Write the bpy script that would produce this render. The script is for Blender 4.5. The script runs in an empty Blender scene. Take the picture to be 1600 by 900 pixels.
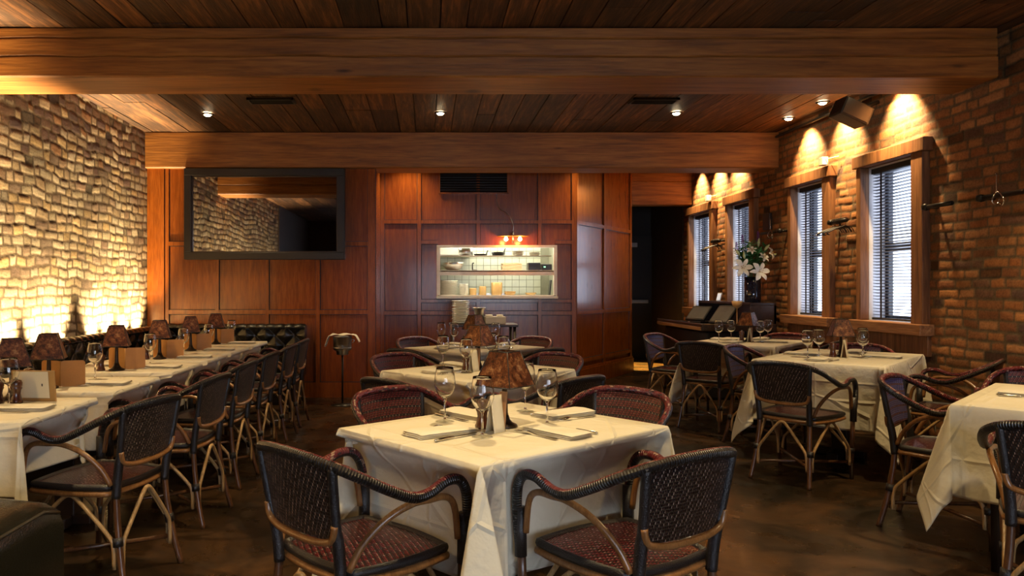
import bpy, math, random
import numpy as np
from mathutils import Vector, Matrix

random.seed(7)
scene = bpy.context.scene
COL = scene.collection
R = math.radians
PI = math.pi

# ------------------------------------------------------------------ camera
H = 1.30                       # eye height
FPX = 1160.0                   # focal length in pixels of the 1600 px wide frame
cam_d = bpy.data.cameras.new('camera')
cam_d.sensor_width = 36
cam_d.lens = FPX / 1600 * 36
cam_d.shift_x = 132 / 1600
cam_d.clip_start = 0.05
cam_d.clip_end = 60
cam = bpy.data.objects.new('camera', cam_d)
cam.location = (0, 0, H)
cam.rotation_euler = (R(90), 0, 0)
COL.objects.link(cam)
scene.camera = cam

# room measures
XL, XR, ZC = -3.334, 4.14, 3.148
YB = 8.83                      # panelled wall on the banquette side
YH = 9.75                      # panelled wall with the kitchen hatch

# ------------------------------------------------------------------ colour management
scene.view_settings.view_transform = 'Standard'
scene.view_settings.look = 'None'
scene.view_settings.gamma = 1
scene.view_settings.use_curve_mapping = False
scene.view_settings.exposure = 0.0
scene.cycles.use_denoising = True
scene.cycles.max_bounces = 8
scene.cycles.diffuse_bounces = 4
scene.cycles.glossy_bounces = 4
scene.cycles.transmission_bounces = 8
scene.cycles.transparent_max_bounces = 8
scene.cycles.caustics_reflective = False
scene.cycles.caustics_refractive = False
scene.cycles.sample_clamp_indirect = 4
scene.cycles.blur_glossy = 0.5

# ------------------------------------------------------------------ world: overcast daylight outside
w = bpy.data.worlds.new('daylight')
scene.world = w
w.use_nodes = True
bg = w.node_tree.nodes['Background']
bg.inputs[0].default_value = (0.80, 0.86, 1.0, 1)
bg.inputs[1].default_value = 5.5

# ------------------------------------------------------------------ lights
WARM = (1.0, 0.62, 0.22)
WARM2 = (1.0, 0.72, 0.36)
def spot(x, y, z, aim, power, size=60, blend=0.8, col=WARM, rad=0.03, name='spot_light'):
    d = bpy.data.lights.new(name, 'SPOT')
    d.energy = power; d.spot_size = R(size); d.spot_blend = blend; d.color = col; d.shadow_soft_size = rad
    o = bpy.data.objects.new(name, d); COL.objects.link(o)
    o.location = (x, y, z)
    o.rotation_euler = (Vector(aim) - Vector((x, y, z))).to_track_quat('-Z', 'Y').to_euler()
    return o
def point(x, y, z, power, col=WARM, rad=0.03, name='bulb_light'):
    d = bpy.data.lights.new(name, 'POINT'); d.energy = power; d.color = col; d.shadow_soft_size = rad
    o = bpy.data.objects.new(name, d); COL.objects.link(o); o.location = (x, y, z); return o
def area(x, y, z, rot, sx, sy, power, col, name='window_light'):
    d = bpy.data.lights.new(name, 'AREA'); d.shape = 'RECTANGLE'; d.size = sx; d.size_y = sy
    d.energy = power; d.color = col
    o = bpy.data.objects.new(name, d); COL.objects.link(o); o.location = (x, y, z); o.rotation_euler = rot; return o

# ceiling downlights (three seen between the beams, the others of the same grid over the near tables)
DOWN = [(-2.32, 7.83), (0.134, 7.77), (2.605, 7.77), (-2.3, 4.35), (0.25, 3.9), (3.15, 4.30), (-2.3, 1.6), (0.2, 1.6), (2.8, 1.8), (-0.25, 9.42), (2.05, 9.42), (3.45, 10.75)]
DOWN_P = [60, 110, 95, 140, 180, 210, 160, 210, 160, 75, 60, 60]
for (x, y), p in zip(DOWN, DOWN_P):
    spot(x, y, ZC - 0.05, (x, y, 0), p, 110, 0.9, WARM2, 0.05, 'downlight_lamp')
# wall washers along the window wall
WASH = [(8.02, 55), (7.33, 55), (6.46, 70), (9.86, 45), (10.5, 45), (11.2, 40), (4.3, 14), (3.4, 14)]
for y, p in WASH:
    p *= 7
    spot(3.90, y, ZC - 0.05, (4.14, y, 2.72), p, 84, 1.0, (1.0, 0.68, 0.32), 0.02, 'wall_washer_lamp')
# uplights hidden behind the banquette
UPL = [1.6, 2.1, 2.9, 3.4, 4.2, 4.55, 4.95, 5.45, 5.85, 6.33, 6.68, 7.38, 7.72, 8.12, 8.48]
for i, y in enumerate(UPL):
    spot(XL + 0.115, y, 0.62, (XL + 0.0, y, 1.8), 480, 72, 1.0, (1.0, 0.76, 0.43), 0.03, 'uplight_lamp')
# front window of the restaurant, behind the camera
area(2.2, -2.75, 1.35, (R(90), 0, R(12)), 2.0, 1.1, 42, (0.86, 0.91, 1.0), 'front_window_light')
# corridor lamp, kitchen lamps, heat lamp above the hatch
spot(3.5, 12.35, 3.05, (3.5, 12.35, 0), 7000, 26, 0.3, (1.0, 0.6, 0.12), 0.05, 'corridor_lamp')
area(0.92, 10.5, 2.15, (0, 0, 0), 1.6, 0.5, 27, (1.0, 0.93, 0.75), 'kitchen_light')
area(0.92, 9.80, 1.825, (R(-25), 0, 0), 1.4, 0.06, 4, (1.0, 0.93, 0.75), 'kitchen_light')
area(0.92, 9.79, 1.47, (R(-25), 0, 0), 1.4, 0.06, 4, (1.0, 0.93, 0.75), 'kitchen_light')

# ------------------------------------------------------------------ materials
MATS = {}
def newmat(name):
    m = bpy.data.materials.new(name); m.use_nodes = True
    MATS[name] = m
    nt = m.node_tree
    return m, nt, nt.nodes, nt.links, nt.nodes['Principled BSDF']
def setp(b, **k):
    for key, v in k.items():
        n = {'color': 'Base Color', 'rough': 'Roughness', 'metal': 'Metallic', 'spec': 'Specular IOR Level', 'coat': 'Coat Weight',
             'coatr': 'Coat Roughness', 'trans': 'Transmission Weight', 'ior': 'IOR', 'emit': 'Emission Color', 'emits': 'Emission Strength',
             'sheen': 'Sheen Weight', 'alpha': 'Alpha', 'sub': 'Subsurface Weight'}[key]
        b.inputs[n].default_value = (*v, 1) if isinstance(v, tuple) and len(v) == 3 else v
def ramp(N, stops, interp='LINEAR'):
    r = N.new('ShaderNodeValToRGB'); r.color_ramp.interpolation = interp
    e = r.color_ramp.elements
    while len(e) < len(stops): e.new(0.5)
    for i, (p, c) in enumerate(stops):
        e[i].position = p; e[i].color = (*c, 1)
    return r
def simple(name, color, rough=0.5, metal=0.0, var=0.12, scale=8, bump=0.0, bscale=80, **k):
    """Plain material with a little tone variation and surface grain."""
    m, nt, N, L, b = newmat(name)
    setp(b, rough=rough, metal=metal, **k)
    tc = N.new('ShaderNodeTexCoord'); no = N.new('ShaderNodeTexNoise'); no.inputs['Scale'].default_value = scale
    no.inputs['Detail'].default_value = 4
    L.new(tc.outputs['Object'], no.inputs['Vector'])
    lo = tuple(c * (1 - var) for c in color); hi = tuple(min(1, c * (1 + var)) for c in color)
    r = ramp(N, [(0.3, lo), (0.7, hi)])
    L.new(no.outputs['Fac'], r.inputs[0]); L.new(r.outputs[0], b.inputs['Base Color'])
    if bump:
        n2 = N.new('ShaderNodeTexNoise'); n2.inputs['Scale'].default_value = bscale; n2.inputs['Detail'].default_value = 3
        L.new(tc.outputs['Object'], n2.inputs['Vector'])
        bp = N.new('ShaderNodeBump'); bp.inputs['Strength'].default_value = bump; bp.inputs['Distance'].default_value = 0.004
        L.new(n2.outputs['Fac'], bp.inputs['Height']); L.new(bp.outputs[0], b.inputs['Normal'])
    return m
def wood(name, c1, c2, c3, axis='X', rough=0.5, scale=1.0, bump=0.3, coat=0.0, coatr=0.2, knots=False, attr=False):
    m, nt, N, L, b = newmat(name)
    setp(b, rough=rough, coat=coat, coatr=coatr)
    tc = N.new('ShaderNodeTexCoord'); mp = N.new('ShaderNodeMapping')
    s = {'X': (0.6, 9, 9), 'Y': (9, 0.6, 9), 'Z': (9, 9, 0.6)}[axis]
    mp.inputs['Scale'].default_value = tuple(v * scale for v in s)
    L.new(tc.outputs['Object'], mp.inputs[0])
    n1 = N.new('ShaderNodeTexNoise'); n1.inputs['Scale'].default_value = 1.6; n1.inputs['Detail'].default_value = 6; n1.inputs['Roughness'].default_value = 0.65
    n1.inputs['Distortion'].default_value = 0.6
    L.new(mp.outputs[0], n1.inputs['Vector'])
    r = ramp(N, [(0.30, c1), (0.5, c2), (0.72, c3)])
    L.new(n1.outputs['Fac'], r.inputs[0])
    col = r.outputs[0]
    n2 = N.new('ShaderNodeTexNoise'); n2.inputs['Scale'].default_value = 7; n2.inputs['Detail'].default_value = 5
    L.new(mp.outputs[0], n2.inputs['Vector'])
    mx = N.new('ShaderNodeMix'); mx.data_type = 'RGBA'; mx.blend_type = 'MULTIPLY'; mx.inputs[0].default_value = 0.6
    r2 = ramp(N, [(0.3, (0.45, 0.42, 0.40)), (0.6, (1, 1, 1))])
    L.new(n2.outputs['Fac'], r2.inputs[0]); L.new(col, mx.inputs[6]); L.new(r2.outputs[0], mx.inputs[7]); col = mx.outputs[2]
    if knots:
        v = N.new('ShaderNodeTexVoronoi'); v.inputs['Scale'].default_value = 1.0
        mp3 = N.new('ShaderNodeMapping'); mp3.inputs['Scale'].default_value = (1.1, 1.1, 5) if axis == 'X' else (5, 1.1, 1.1)
        L.new(tc.outputs['Object'], mp3.inputs[0]); L.new(mp3.outputs[0], v.inputs['Vector'])
        r3 = ramp(N, [(0.03, (0.12, 0.07, 0.04)), (0.09, (1, 1, 1))])
        L.new(v.outputs['Distance'], r3.inputs[0])
        m3 = N.new('ShaderNodeMix'); m3.data_type = 'RGBA'; m3.blend_type = 'MULTIPLY'; m3.inputs[0].default_value = 0.85
        L.new(col, m3.inputs[6]); L.new(r3.outputs[0], m3.inputs[7]); col = m3.outputs[2]
    if attr:
        a = N.new('ShaderNodeAttribute'); a.attribute_name = 'Col'
        m4 = N.new('ShaderNodeMix'); m4.data_type = 'RGBA'; m4.blend_type = 'MULTIPLY'; m4.inputs[0].default_value = 1
        L.new(col, m4.inputs[6]); L.new(a.outputs['Color'], m4.inputs[7]); col = m4.outputs[2]
    L.new(col, b.inputs['Base Color'])
    bp = N.new('ShaderNodeBump'); bp.inputs['Strength'].default_value = bump; bp.inputs['Distance'].default_value = 0.005
    L.new(n2.outputs['Fac'], bp.inputs['Height']); L.new(bp.outputs[0], b.inputs['Normal'])
    return m
def weave(name, stops, rw=0.011, bw=0.017, rough=0.35, gap=(0.008, 0.005, 0.005), stripe=None, bump=0.9):
    """Woven cane: uv in metres, rows of short strands; each strand takes a colour of its own."""
    m, nt, N, L, b = newmat(name)
    setp(b, rough=rough, spec=0.6)
    uv = N.new('ShaderNodeUVMap')
    br = N.new('ShaderNodeTexBrick'); br.offset = 0.5
    br.inputs['Scale'].default_value = 1.0; br.inputs['Mortar Size'].default_value = rw * 0.16
    br.inputs['Mortar Smooth'].default_value = 0.8
    br.inputs['Brick Width'].default_value = bw; br.inputs['Row Height'].default_value = rw
    br.inputs['Color1'].default_value = (0, 0, 0, 1); br.inputs['Color2'].default_value = (1, 1, 1, 1); br.inputs['Mortar'].default_value = (0, 0, 0, 1)
    L.new(uv.outputs[0], br.inputs['Vector'])
    sx = N.new('ShaderNodeSeparateXYZ'); L.new(uv.outputs[0], sx.inputs[0])
    def mth(op, a, c=None):
        q = N.new('ShaderNodeMath'); q.operation = op
        if isinstance(a, (int, float)): q.inputs[0].default_value = a
        else: L.new(a, q.inputs[0])
        if c is not None:
            if isinstance(c, (int, float)): q.inputs[1].default_value = c
            else: L.new(c, q.inputs[1])
        return q.outputs[0]
    row = mth('FLOOR', mth('DIVIDE', sx.outputs[1], rw))
    tw = mth('FRACT', mth('ADD', mth('DIVIDE', sx.outputs[0], bw * 2), mth('MULTIPLY', row, 0.25)))
    mixed = mth('ADD', mth('MULTIPLY', tw, 0.82), mth('MULTIPLY', br.outputs['Color'], 0.18))
    r = ramp(N, stops, 'CONSTANT')
    L.new(mixed, r.inputs[0]); col = r.outputs[0]
    if stripe:
        sp = N.new('ShaderNodeSeparateXYZ'); L.new(uv.outputs[0], sp.inputs[0])
        dv = N.new('ShaderNodeMath'); dv.operation = 'DIVIDE'; dv.inputs[1].default_value = rw * 4; L.new(sp.outputs[1], dv.inputs[0])
        fr = N.new('ShaderNodeMath'); fr.operation = 'FRACT'; L.new(dv.outputs[0], fr.inputs[0])
        lt = N.new('ShaderNodeMath'); lt.operation = 'LESS_THAN'; lt.inputs[1].default_value = 0.25; L.new(fr.outputs[0], lt.inputs[0])
        r2 = ramp(N, stripe, 'CONSTANT'); L.new(mixed, r2.inputs[0])
        mx = N.new('ShaderNodeMix'); mx.data_type = 'RGBA'
        L.new(lt.outputs[0], mx.inputs[0]); L.new(col, mx.inputs[6]); L.new(r2.outputs[0], mx.inputs[7]); col = mx.outputs[2]
    m2 = N.new('ShaderNodeMix'); m2.data_type = 'RGBA'; L.new(br.outputs['Fac'], m2.inputs[0]); L.new(col, m2.inputs[6])
    m2.inputs[7].default_value = (*gap, 1)
    L.new(m2.outputs[2], b.inputs['Base Color'])
    inv = N.new('ShaderNodeMath'); inv.operation = 'SUBTRACT'; inv.inputs[0].default_value = 1; L.new(br.outputs['Fac'], inv.inputs[1])
    bp = N.new('ShaderNodeBump'); bp.inputs['Strength'].default_value = bump; bp.inputs['Distance'].default_value = 0.004
    L.new(inv.outputs[0], bp.inputs['Height']); L.new(bp.outputs[0], b.inputs['Normal'])
    return m

# brick relief walls: the colour of every brick sits in the mesh, fine grain in the shader
def brickmat(name, rough, bump, gscale=60):
    m, nt, N, L, b = newmat(name)
    setp(b, rough=rough, spec=0.3)
    a = N.new('ShaderNodeAttribute'); a.attribute_name = 'Col'
    tc = N.new('ShaderNodeTexCoord')
    n = N.new('ShaderNodeTexNoise'); n.inputs['Scale'].default_value = gscale; n.inputs['Detail'].default_value = 5; n.inputs['Roughness'].default_value = 0.7
    L.new(tc.outputs['Object'], n.inputs['Vector'])
    r = ramp(N, [(0.28, (0.45, 0.42, 0.4)), (0.55, (1, 1, 1)), (0.8, (1.0, 1.0, 1.0))])
    L.new(n.outputs['Fac'], r.inputs[0])
    mx = N.new('ShaderNodeMix'); mx.data_type = 'RGBA'; mx.blend_type = 'MULTIPLY'; mx.inputs[0].default_value = 0.8
    L.new(a.outputs['Color'], mx.inputs[6]); L.new(r.outputs[0], mx.inputs[7]); L.new(mx.outputs[2], b.inputs['Base Color'])
    bp = N.new('ShaderNodeBump'); bp.inputs['Strength'].default_value = bump; bp.inputs['Distance'].default_value = 0.01
    L.new(n.outputs['Fac'], bp.inputs['Height']); L.new(bp.outputs[0], b.inputs['Normal'])
    return m
brickmat('old_cream_brick', 0.9, 0.22)
brickmat('red_brick', 0.8, 0.35)

# polished stained concrete floor
def floormat():
    m, nt, N, L, b = newmat('stained_concrete')
    tc = N.new('ShaderNodeTexCoord')
    n = N.new('ShaderNodeTexNoise'); n.inputs['Scale'].default_value = 1.7; n.inputs['Detail'].default_value = 8; n.inputs['Roughness'].default_value = 0.65
    n.inputs['Distortion'].default_value = 1.2
    L.new(tc.outputs['Object'], n.inputs['Vector'])
    r = ramp(N, [(0.32, (0.008, 0.006, 0.003)), (0.48, (0.026, 0.015, 0.007)), (0.62, (0.07, 0.034, 0.013)), (0.8, (0.12, 0.058, 0.022))])
    L.new(n.outputs['Fac'], r.inputs[0]); L.new(r.outputs[0], b.inputs['Base Color'])
    n2 = N.new('ShaderNodeTexNoise'); n2.inputs['Scale'].default_value = 5; n2.inputs['Detail'].default_value = 5
    L.new(tc.outputs['Object'], n2.inputs['Vector'])
    r2 = ramp(N, [(0.3, (0.22,) * 3), (0.7, (0.42,) * 3)])
    L.new(n2.outputs['Fac'], r2.inputs[0]); L.new(r2.outputs[0], b.inputs['Roughness'])
    bp = N.new('ShaderNodeBump'); bp.inputs['Strength'].default_value = 0.08; bp.inputs['Distance'].default_value = 0.01
    L.new(n2.outputs['Fac'], bp.inputs['Height']); L.new(bp.outputs[0], b.inputs['Normal'])
    setp(b, spec=0.5)
floormat()

wood('ceiling_board', (0.028, 0.013, 0.006), (0.105, 0.045, 0.016), (0.31, 0.130, 0.038), 'Y', 0.6, 1.9, 0.7, attr=True)
wood('beam_wood', (0.16, 0.056, 0.010), (0.32, 0.118, 0.020), (0.45, 0.180, 0.034), 'X', 0.5, 1.0, 0.5, knots=True)
wood('cherry_panel', (0.20, 0.044, 0.004), (0.265, 0.062, 0.006), (0.33, 0.085, 0.009), 'Z', 0.24, 2.0, 0.04, coat=0.15, coatr=0.08)
wood('cherry_stile', (0.22, 0.052, 0.005), (0.29, 0.074, 0.008), (0.36, 0.10, 0.012), 'Z', 0.24, 2.0, 0.04, coat=0.15, coatr=0.08)
wood('window_wood', (0.11, 0.042, 0.015), (0.22, 0.09, 0.03), (0.34, 0.155, 0.055), 'Z', 0.55, 1.2, 0.5)
wood('sill_wood', (0.16, 0.065, 0.025), (0.30, 0.13, 0.05), (0.46, 0.24, 0.11), 'Y', 0.55, 1.2, 0.6)
wood('dark_desk_wood', (0.02, 0.009, 0.006), (0.035, 0.016, 0.009), (0.055, 0.026, 0.014), 'Y', 0.3, 1.5, 0.15, coat=0.4)
wood('desk_edge_wood', (0.25, 0.12, 0.045), (0.36, 0.19, 0.08), (0.46, 0.26, 0.12), 'Y', 0.35, 1.5, 0.15, coat=0.4)
wood('rattan_pole', (0.20, 0.085, 0.025), (0.30, 0.135, 0.042), (0.40, 0.19, 0.065), 'Z', 0.28, 3, 0.05, coat=0.3)
wood('brown_pole', (0.07, 0.030, 0.012), (0.13, 0.055, 0.021), (0.20, 0.088, 0.034), 'Z', 0.28, 3, 0.05, coat=0.3)
wood('pale_rattan', (0.42, 0.24, 0.09), (0.55, 0.34, 0.14), (0.65, 0.42, 0.19), 'Z', 0.3, 3, 0.05, coat=0.3)
wood('mill_wood', (0.05, 0.014, 0.008), (0.085, 0.024, 0.012), (0.13, 0.04, 0.018), 'Z', 0.25, 4, 0.05, coat=0.5)
simple('black_wrap', (0.018, 0.015, 0.015), 0.35, bump=0.6, bscale=220, spec=0.6)
simple('frame_black', (0.018, 0.015, 0.013), 0.4)
simple('dark_paint', (0.012, 0.010, 0.009), 0.5)
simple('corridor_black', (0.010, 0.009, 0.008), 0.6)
simple('brushed_steel', (0.55, 0.54, 0.52), 0.3, 1.0, 0.05)
simple('cutlery_steel', (0.62, 0.60, 0.57), 0.18, 1.0, 0.03)
simple('painted_metal_cream', (0.88, 0.85, 0.74), 0.35)
simple('black_leather', (0.014, 0.013, 0.010), 0.24, bump=0.25, bscale=140, spec=0.55)
simple('green_black_leather', (0.012, 0.0125, 0.008), 0.2, bump=0.25, bscale=140, spec=0.55)
simple('piping_leather', (0.05, 0.042, 0.028), 0.3)
simple('table_wood_dark', (0.03, 0.016, 0.010), 0.4)
simple('bronze', (0.035, 0.022, 0.014), 0.35, 0.6, bump=0.4, bscale=60)
simple('ceramic_white', (0.80, 0.76, 0.62), 0.25, var=0.04)
simple('ceramic_amber', (0.66, 0.42, 0.16), 0.3, var=0.05)
simple('tile_cream', (0.62, 0.64, 0.50), 0.25, var=0.05)
simple('grout', (0.28, 0.28, 0.20), 0.7)
simple('box_paper', (0.50, 0.44, 0.34), 0.7)
simple('menu_leather', (0.50, 0.22, 0.045), 0.55, bump=0.3, bscale=90)
simple('menu_board', (0.42, 0.24, 0.08), 0.5)
simple('menu_paper', (0.74, 0.66, 0.46), 0.7, var=0.03)
simple('card_cream', (0.74, 0.66, 0.46), 0.6, var=0.06)
simple('card_brown', (0.34, 0.17, 0.07), 0.5)
simple('ink', (0.05, 0.04, 0.03), 0.6)
simple('black_plastic', (0.012, 0.012, 0.013), 0.35)
simple('screen_grey', (0.16, 0.16, 0.16), 0.2)
simple('blind_grey', (0.10, 0.105, 0.13), 0.45, var=0.05)
simple('blind_tape', (0.018, 0.018, 0.024), 0.7)
simple('sash_paint', (0.018, 0.02, 0.026), 0.4)
simple('reveal_paint', (0.62, 0.60, 0.60), 0.6)
simple('speaker_body', (0.010, 0.009, 0.008), 0.5)
simple('vase_glass', (0.012, 0.014, 0.03), 0.08, coat=0.6)
simple('leaf_green', (0.07, 0.32, 0.09), 0.45, var=0.35)
simple('stem_green', (0.07, 0.20, 0.05), 0.5)
simple('lily_white', (0.86, 0.84, 0.74), 0.5, var=0.04)
simple('lily_bud', (0.58, 0.66, 0.36), 0.5)
simple('pollen', (0.45, 0.22, 0.03), 0.6)
simple('purple_flower', (0.20, 0.05, 0.24), 0.6)
simple('white_box', (0.72, 0.66, 0.52), 0.5)
simple('wall_plain_dark', (0.06, 0.035, 0.022), 0.7)
simple('pan_black', (0.015, 0.014, 0.013), 0.4)
simple('coated_pipe', (0.02, 0.017, 0.015), 0.35, 0.4)
simple('chrome', (0.7, 0.68, 0.65), 0.12, 1.0, 0.02)

# table linen
def linen(name, c, crease=0.7):
    m, nt, N, L, b = newmat(name)
    setp(b, rough=0.85, sheen=0.15, spec=0.2)
    tc = N.new('ShaderNodeTexCoord')
    n = N.new('ShaderNodeTexNoise'); n.inputs['Scale'].default_value = 3.0; n.inputs['Detail'].default_value = 5
    L.new(tc.outputs['Object'], n.inputs['Vector'])
    r = ramp(N, [(0.3, tuple(v * 0.93 for v in c)), (0.7, c)])
    L.new(n.outputs['Fac'], r.inputs[0]); L.new(r.outputs[0], b.inputs['Base Color'])
    v = N.new('ShaderNodeTexVoronoi'); v.feature = 'DISTANCE_TO_EDGE'; v.inputs['Scale'].default_value = 2.6
    L.new(tc.outputs['Object'], v.inputs['Vector'])
    r2 = ramp(N, [(0.0, (1, 1, 1)), (0.03, (0, 0, 0))]); L.new(v.outputs['Distance'], r2.inputs[0])
    uv = N.new('ShaderNodeUVMap'); sp = N.new('ShaderNodeSeparateXYZ'); L.new(uv.outputs[0], sp.inputs[0]); fold = None
    for q in (0, 1):
        pp = N.new('ShaderNodeMath'); pp.operation = 'PINGPONG'; pp.inputs[1].default_value = 0.2; L.new(sp.outputs[q], pp.inputs[0])
        rq = ramp(N, [(0.0, (1, 1, 1)), (0.012, (0.25, 0.25, 0.25)), (0.03, (0, 0, 0))]); L.new(pp.outputs[0], rq.inputs[0])
        if fold is None: fold = rq.outputs[0]
        else:
            mq = N.new('ShaderNodeMath'); mq.operation = 'MAXIMUM'; L.new(fold, mq.inputs[0]); L.new(rq.outputs[0], mq.inputs[1]); fold = mq.outputs[0]
    mv = N.new('ShaderNodeMath'); mv.operation = 'MAXIMUM'; L.new(fold, mv.inputs[0]); L.new(r2.outputs[0], mv.inputs[1]); r2 = mv
    n3 = N.new('ShaderNodeTexNoise'); n3.inputs['Scale'].default_value = 9; n3.inputs['Detail'].default_value = 4
    L.new(tc.outputs['Object'], n3.inputs['Vector'])
    ad = N.new('ShaderNodeMath'); ad.operation = 'MULTIPLY_ADD'; ad.inputs[1].default_value = 0.35
    L.new(r2.outputs[0], ad.inputs[0]); L.new(n3.outputs['Fac'], ad.inputs[2])
    bp = N.new('ShaderNodeBump'); bp.inputs['Strength'].default_value = crease; bp.inputs['Distance'].default_value = 0.018
    L.new(ad.outputs[0], bp.inputs['Height']); L.new(bp.outputs[0], b.inputs['Normal'])
linen('table_linen', (0.84, 0.775, 0.60))
linen('napkin_linen', (0.88, 0.82, 0.66), 0.2)

# woven cane
DR = (0.13, 0.018, 0.022); MR = (0.20, 0.030, 0.030); BK = (0.012, 0.010, 0.012); NV = (0.05, 0.045, 0.10); CR = (0.42, 0.30, 0.22); BR = (0.045, 0.022, 0.016)
weave('weave_red', [(0, (0.04, 0.010, 0.012)), (0.18, DR), (0.45, MR), (0.84, (0.30, 0.12, 0.09))], rw=0.0105, bw=0.010, stripe=[(0, BK), (0.30, (0.05, 0.03, 0.04)), (0.62, BK), (0.80, (0.36, 0.27, 0.22))])
weave('weave_seat', [(0, (0.010, 0.005, 0.006)), (0.38, (0.10, 0.012, 0.018)), (0.62, (0.19, 0.022, 0.028)), (0.90, (0.36, 0.20, 0.17))], rw=0.0115, bw=0.011, rough=0.2, stripe=[(0, BK), (0.5, (0.10, 0.03, 0.03)), (0.80, (0.34, 0.24, 0.20))])
weave('weave_dark', [(0, BK), (0.40, (0.03, 0.014, 0.012)), (0.66, BR), (0.84, (0.36, 0.26, 0.20))], rw=0.011, bw=0.010)
weave('weave_blue', [(0, (0.03, 0.03, 0.10)), (0.22, (0.09, 0.09, 0.32)), (0.5, (0.14, 0.15, 0.46)), (0.86, CR)], rw=0.0105, bw=0.010, stripe=[(0, BK), (0.35, (0.20, 0.04, 0.08)), (0.7, BK), (0.85, CR)])
def rail_weave():
    """Cane binding round the rail: v near 0/1 faces outward (black), the top and inner face carries red strands."""
    m, nt, N, L, b = newmat('rail_weave')
    setp(b, rough=0.3, spec=0.6)
    uv = N.new('ShaderNodeUVMap'); sp = N.new('ShaderNodeSeparateXYZ'); L.new(uv.outputs[0], sp.inputs[0])
    wv = N.new('ShaderNodeMath'); wv.operation = 'MULTIPLY'; wv.inputs[1].default_value = 2 * PI / 0.009; L.new(sp.outputs[0], wv.inputs[0])
    sn = N.new('ShaderNodeMath'); sn.operation = 'SINE'; L.new(wv.outputs[0], sn.inputs[0])
    br = N.new('ShaderNodeTexBrick'); br.offset = 0.5
    mp = N.new('ShaderNodeMapping'); mp.inputs['Scale'].default_value = (1, 0.11, 1); L.new(uv.outputs[0], mp.inputs[0]); L.new(mp.outputs[0], br.inputs['Vector'])
    br.inputs['Scale'].default_value = 1; br.inputs['Brick Width'].default_value = 0.018; br.inputs['Row Height'].default_value = 0.009; br.inputs['Mortar Size'].default_value = 0.0012
    br.inputs['Color1'].default_value = (0, 0, 0, 1); br.inputs['Color2'].default_value = (1, 1, 1, 1); br.inputs['Mortar'].default_value = (0, 0, 0, 1)
    r = ramp(N, [(0, DR), (0.35, MR), (0.7, BK), (0.88, CR)], 'CONSTANT'); L.new(br.outputs['Color'], r.inputs[0])
    a = N.new('ShaderNodeMath'); a.operation = 'COMPARE'; a.inputs[1].default_value = 0.66; a.inputs[2].default_value = 0.20; L.new(sp.outputs[1], a.inputs[0])
    mx = N.new('ShaderNodeMix'); mx.data_type = 'RGBA'; L.new(a.outputs[0], mx.inputs[0]); mx.inputs[6].default_value = (0.016, 0.014, 0.014, 1); L.new(r.outputs[0], mx.inputs[7])
    L.new(mx.outputs[2], b.inputs['Base Color'])
    bp = N.new('ShaderNodeBump'); bp.inputs['Strength'].default_value = 0.7; bp.inputs['Distance'].default_value = 0.003
    L.new(sn.outputs[0], bp.inputs['Height']); L.new(bp.outputs[0], b.inputs['Normal'])
rail_weave()

def mica():
    m, nt, N, L, b = newmat('mica_shade')
    setp(b, rough=0.35, spec=0.5)
    tc = N.new('ShaderNodeTexCoord')
    n = N.new('ShaderNodeTexNoise'); n.inputs['Scale'].default_value = 30; n.inputs['Detail'].default_value = 8; n.inputs['Roughness'].default_value = 0.85
    L.new(tc.outputs['Object'], n.inputs['Vector'])
    r = ramp(N, [(0.40, (0.018, 0.006, 0.004)), (0.47, (0.09, 0.024, 0.009)), (0.54, (0.19, 0.062, 0.02)), (0.63, (0.42, 0.23, 0.10))])
    L.new(n.outputs['Fac'], r.inputs[0]); L.new(r.outputs[0], b.inputs['Base Color'])
mica()

def thin_glass(name):
    """thin blown glass: clear straight through, mirror-like towards the rim of the bowl"""
    m, nt, N, L, b = newmat(name); N.remove(b)
    tr = N.new('ShaderNodeBsdfTransparent'); tr.inputs[0].default_value = (0.955, 0.96, 0.955, 1)
    gl = N.new('ShaderNodeBsdfGlossy'); gl.inputs['Roughness'].default_value = 0.015
    lw = N.new('ShaderNodeLayerWeight'); lw.inputs[0].default_value = 0.5
    pw = N.new('ShaderNodeMath'); pw.operation = 'POWER'; pw.inputs[1].default_value = 3.5; L.new(lw.outputs['Facing'], pw.inputs[0])
    fr = N.new('ShaderNodeMath'); fr.operation = 'MULTIPLY_ADD'; fr.inputs[1].default_value = 0.55; fr.inputs[2].default_value = 0.035; L.new(pw.outputs[0], fr.inputs[0])
    mx = N.new('ShaderNodeMixShader'); L.new(fr.outputs[0], mx.inputs[0]); L.new(tr.outputs[0], mx.inputs[1]); L.new(gl.outputs[0], mx.inputs[2])
    L.new(mx.outputs[0], N['Material Output'].inputs[0])
thin_glass('foot_glass')
m, nt, N, L, b = newmat('clear_glass'); setp(b, color=(1.0, 1.0, 1.0), rough=0.0, trans=1.0, ior=1.42)
m, nt, N, L, b = newmat('window_pane'); N.remove(b); tr = N.new('ShaderNodeBsdfTransparent'); tr.inputs[0].default_value = (0.93, 0.96, 1.0, 1); L.new(tr.outputs[0], N['Material Output'].inputs[0])
m, nt, N, L, b = newmat('mirror_glass'); setp(b, color=(0.42, 0.42, 0.44), rough=0.02, metal=1.0)
def glow(name, col, s):
    m, nt, N, L, b = newmat(name); setp(b, color=(0.8, 0.7, 0.5), emit=col, emits=s, rough=0.4)
glow('lamp_glow', (1.0, 0.78, 0.45), 60)
glow('heat_glow', (1.0, 0.55, 0.22), 12)
simple('candle_glow', (0.62, 0.36, 0.13), 0.3)
glow('phone_screen', (0.7, 0.8, 0.9), 0.6)
glow('green_led', (0.1, 1.0, 0.4), 2)
M = MATS

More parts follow.
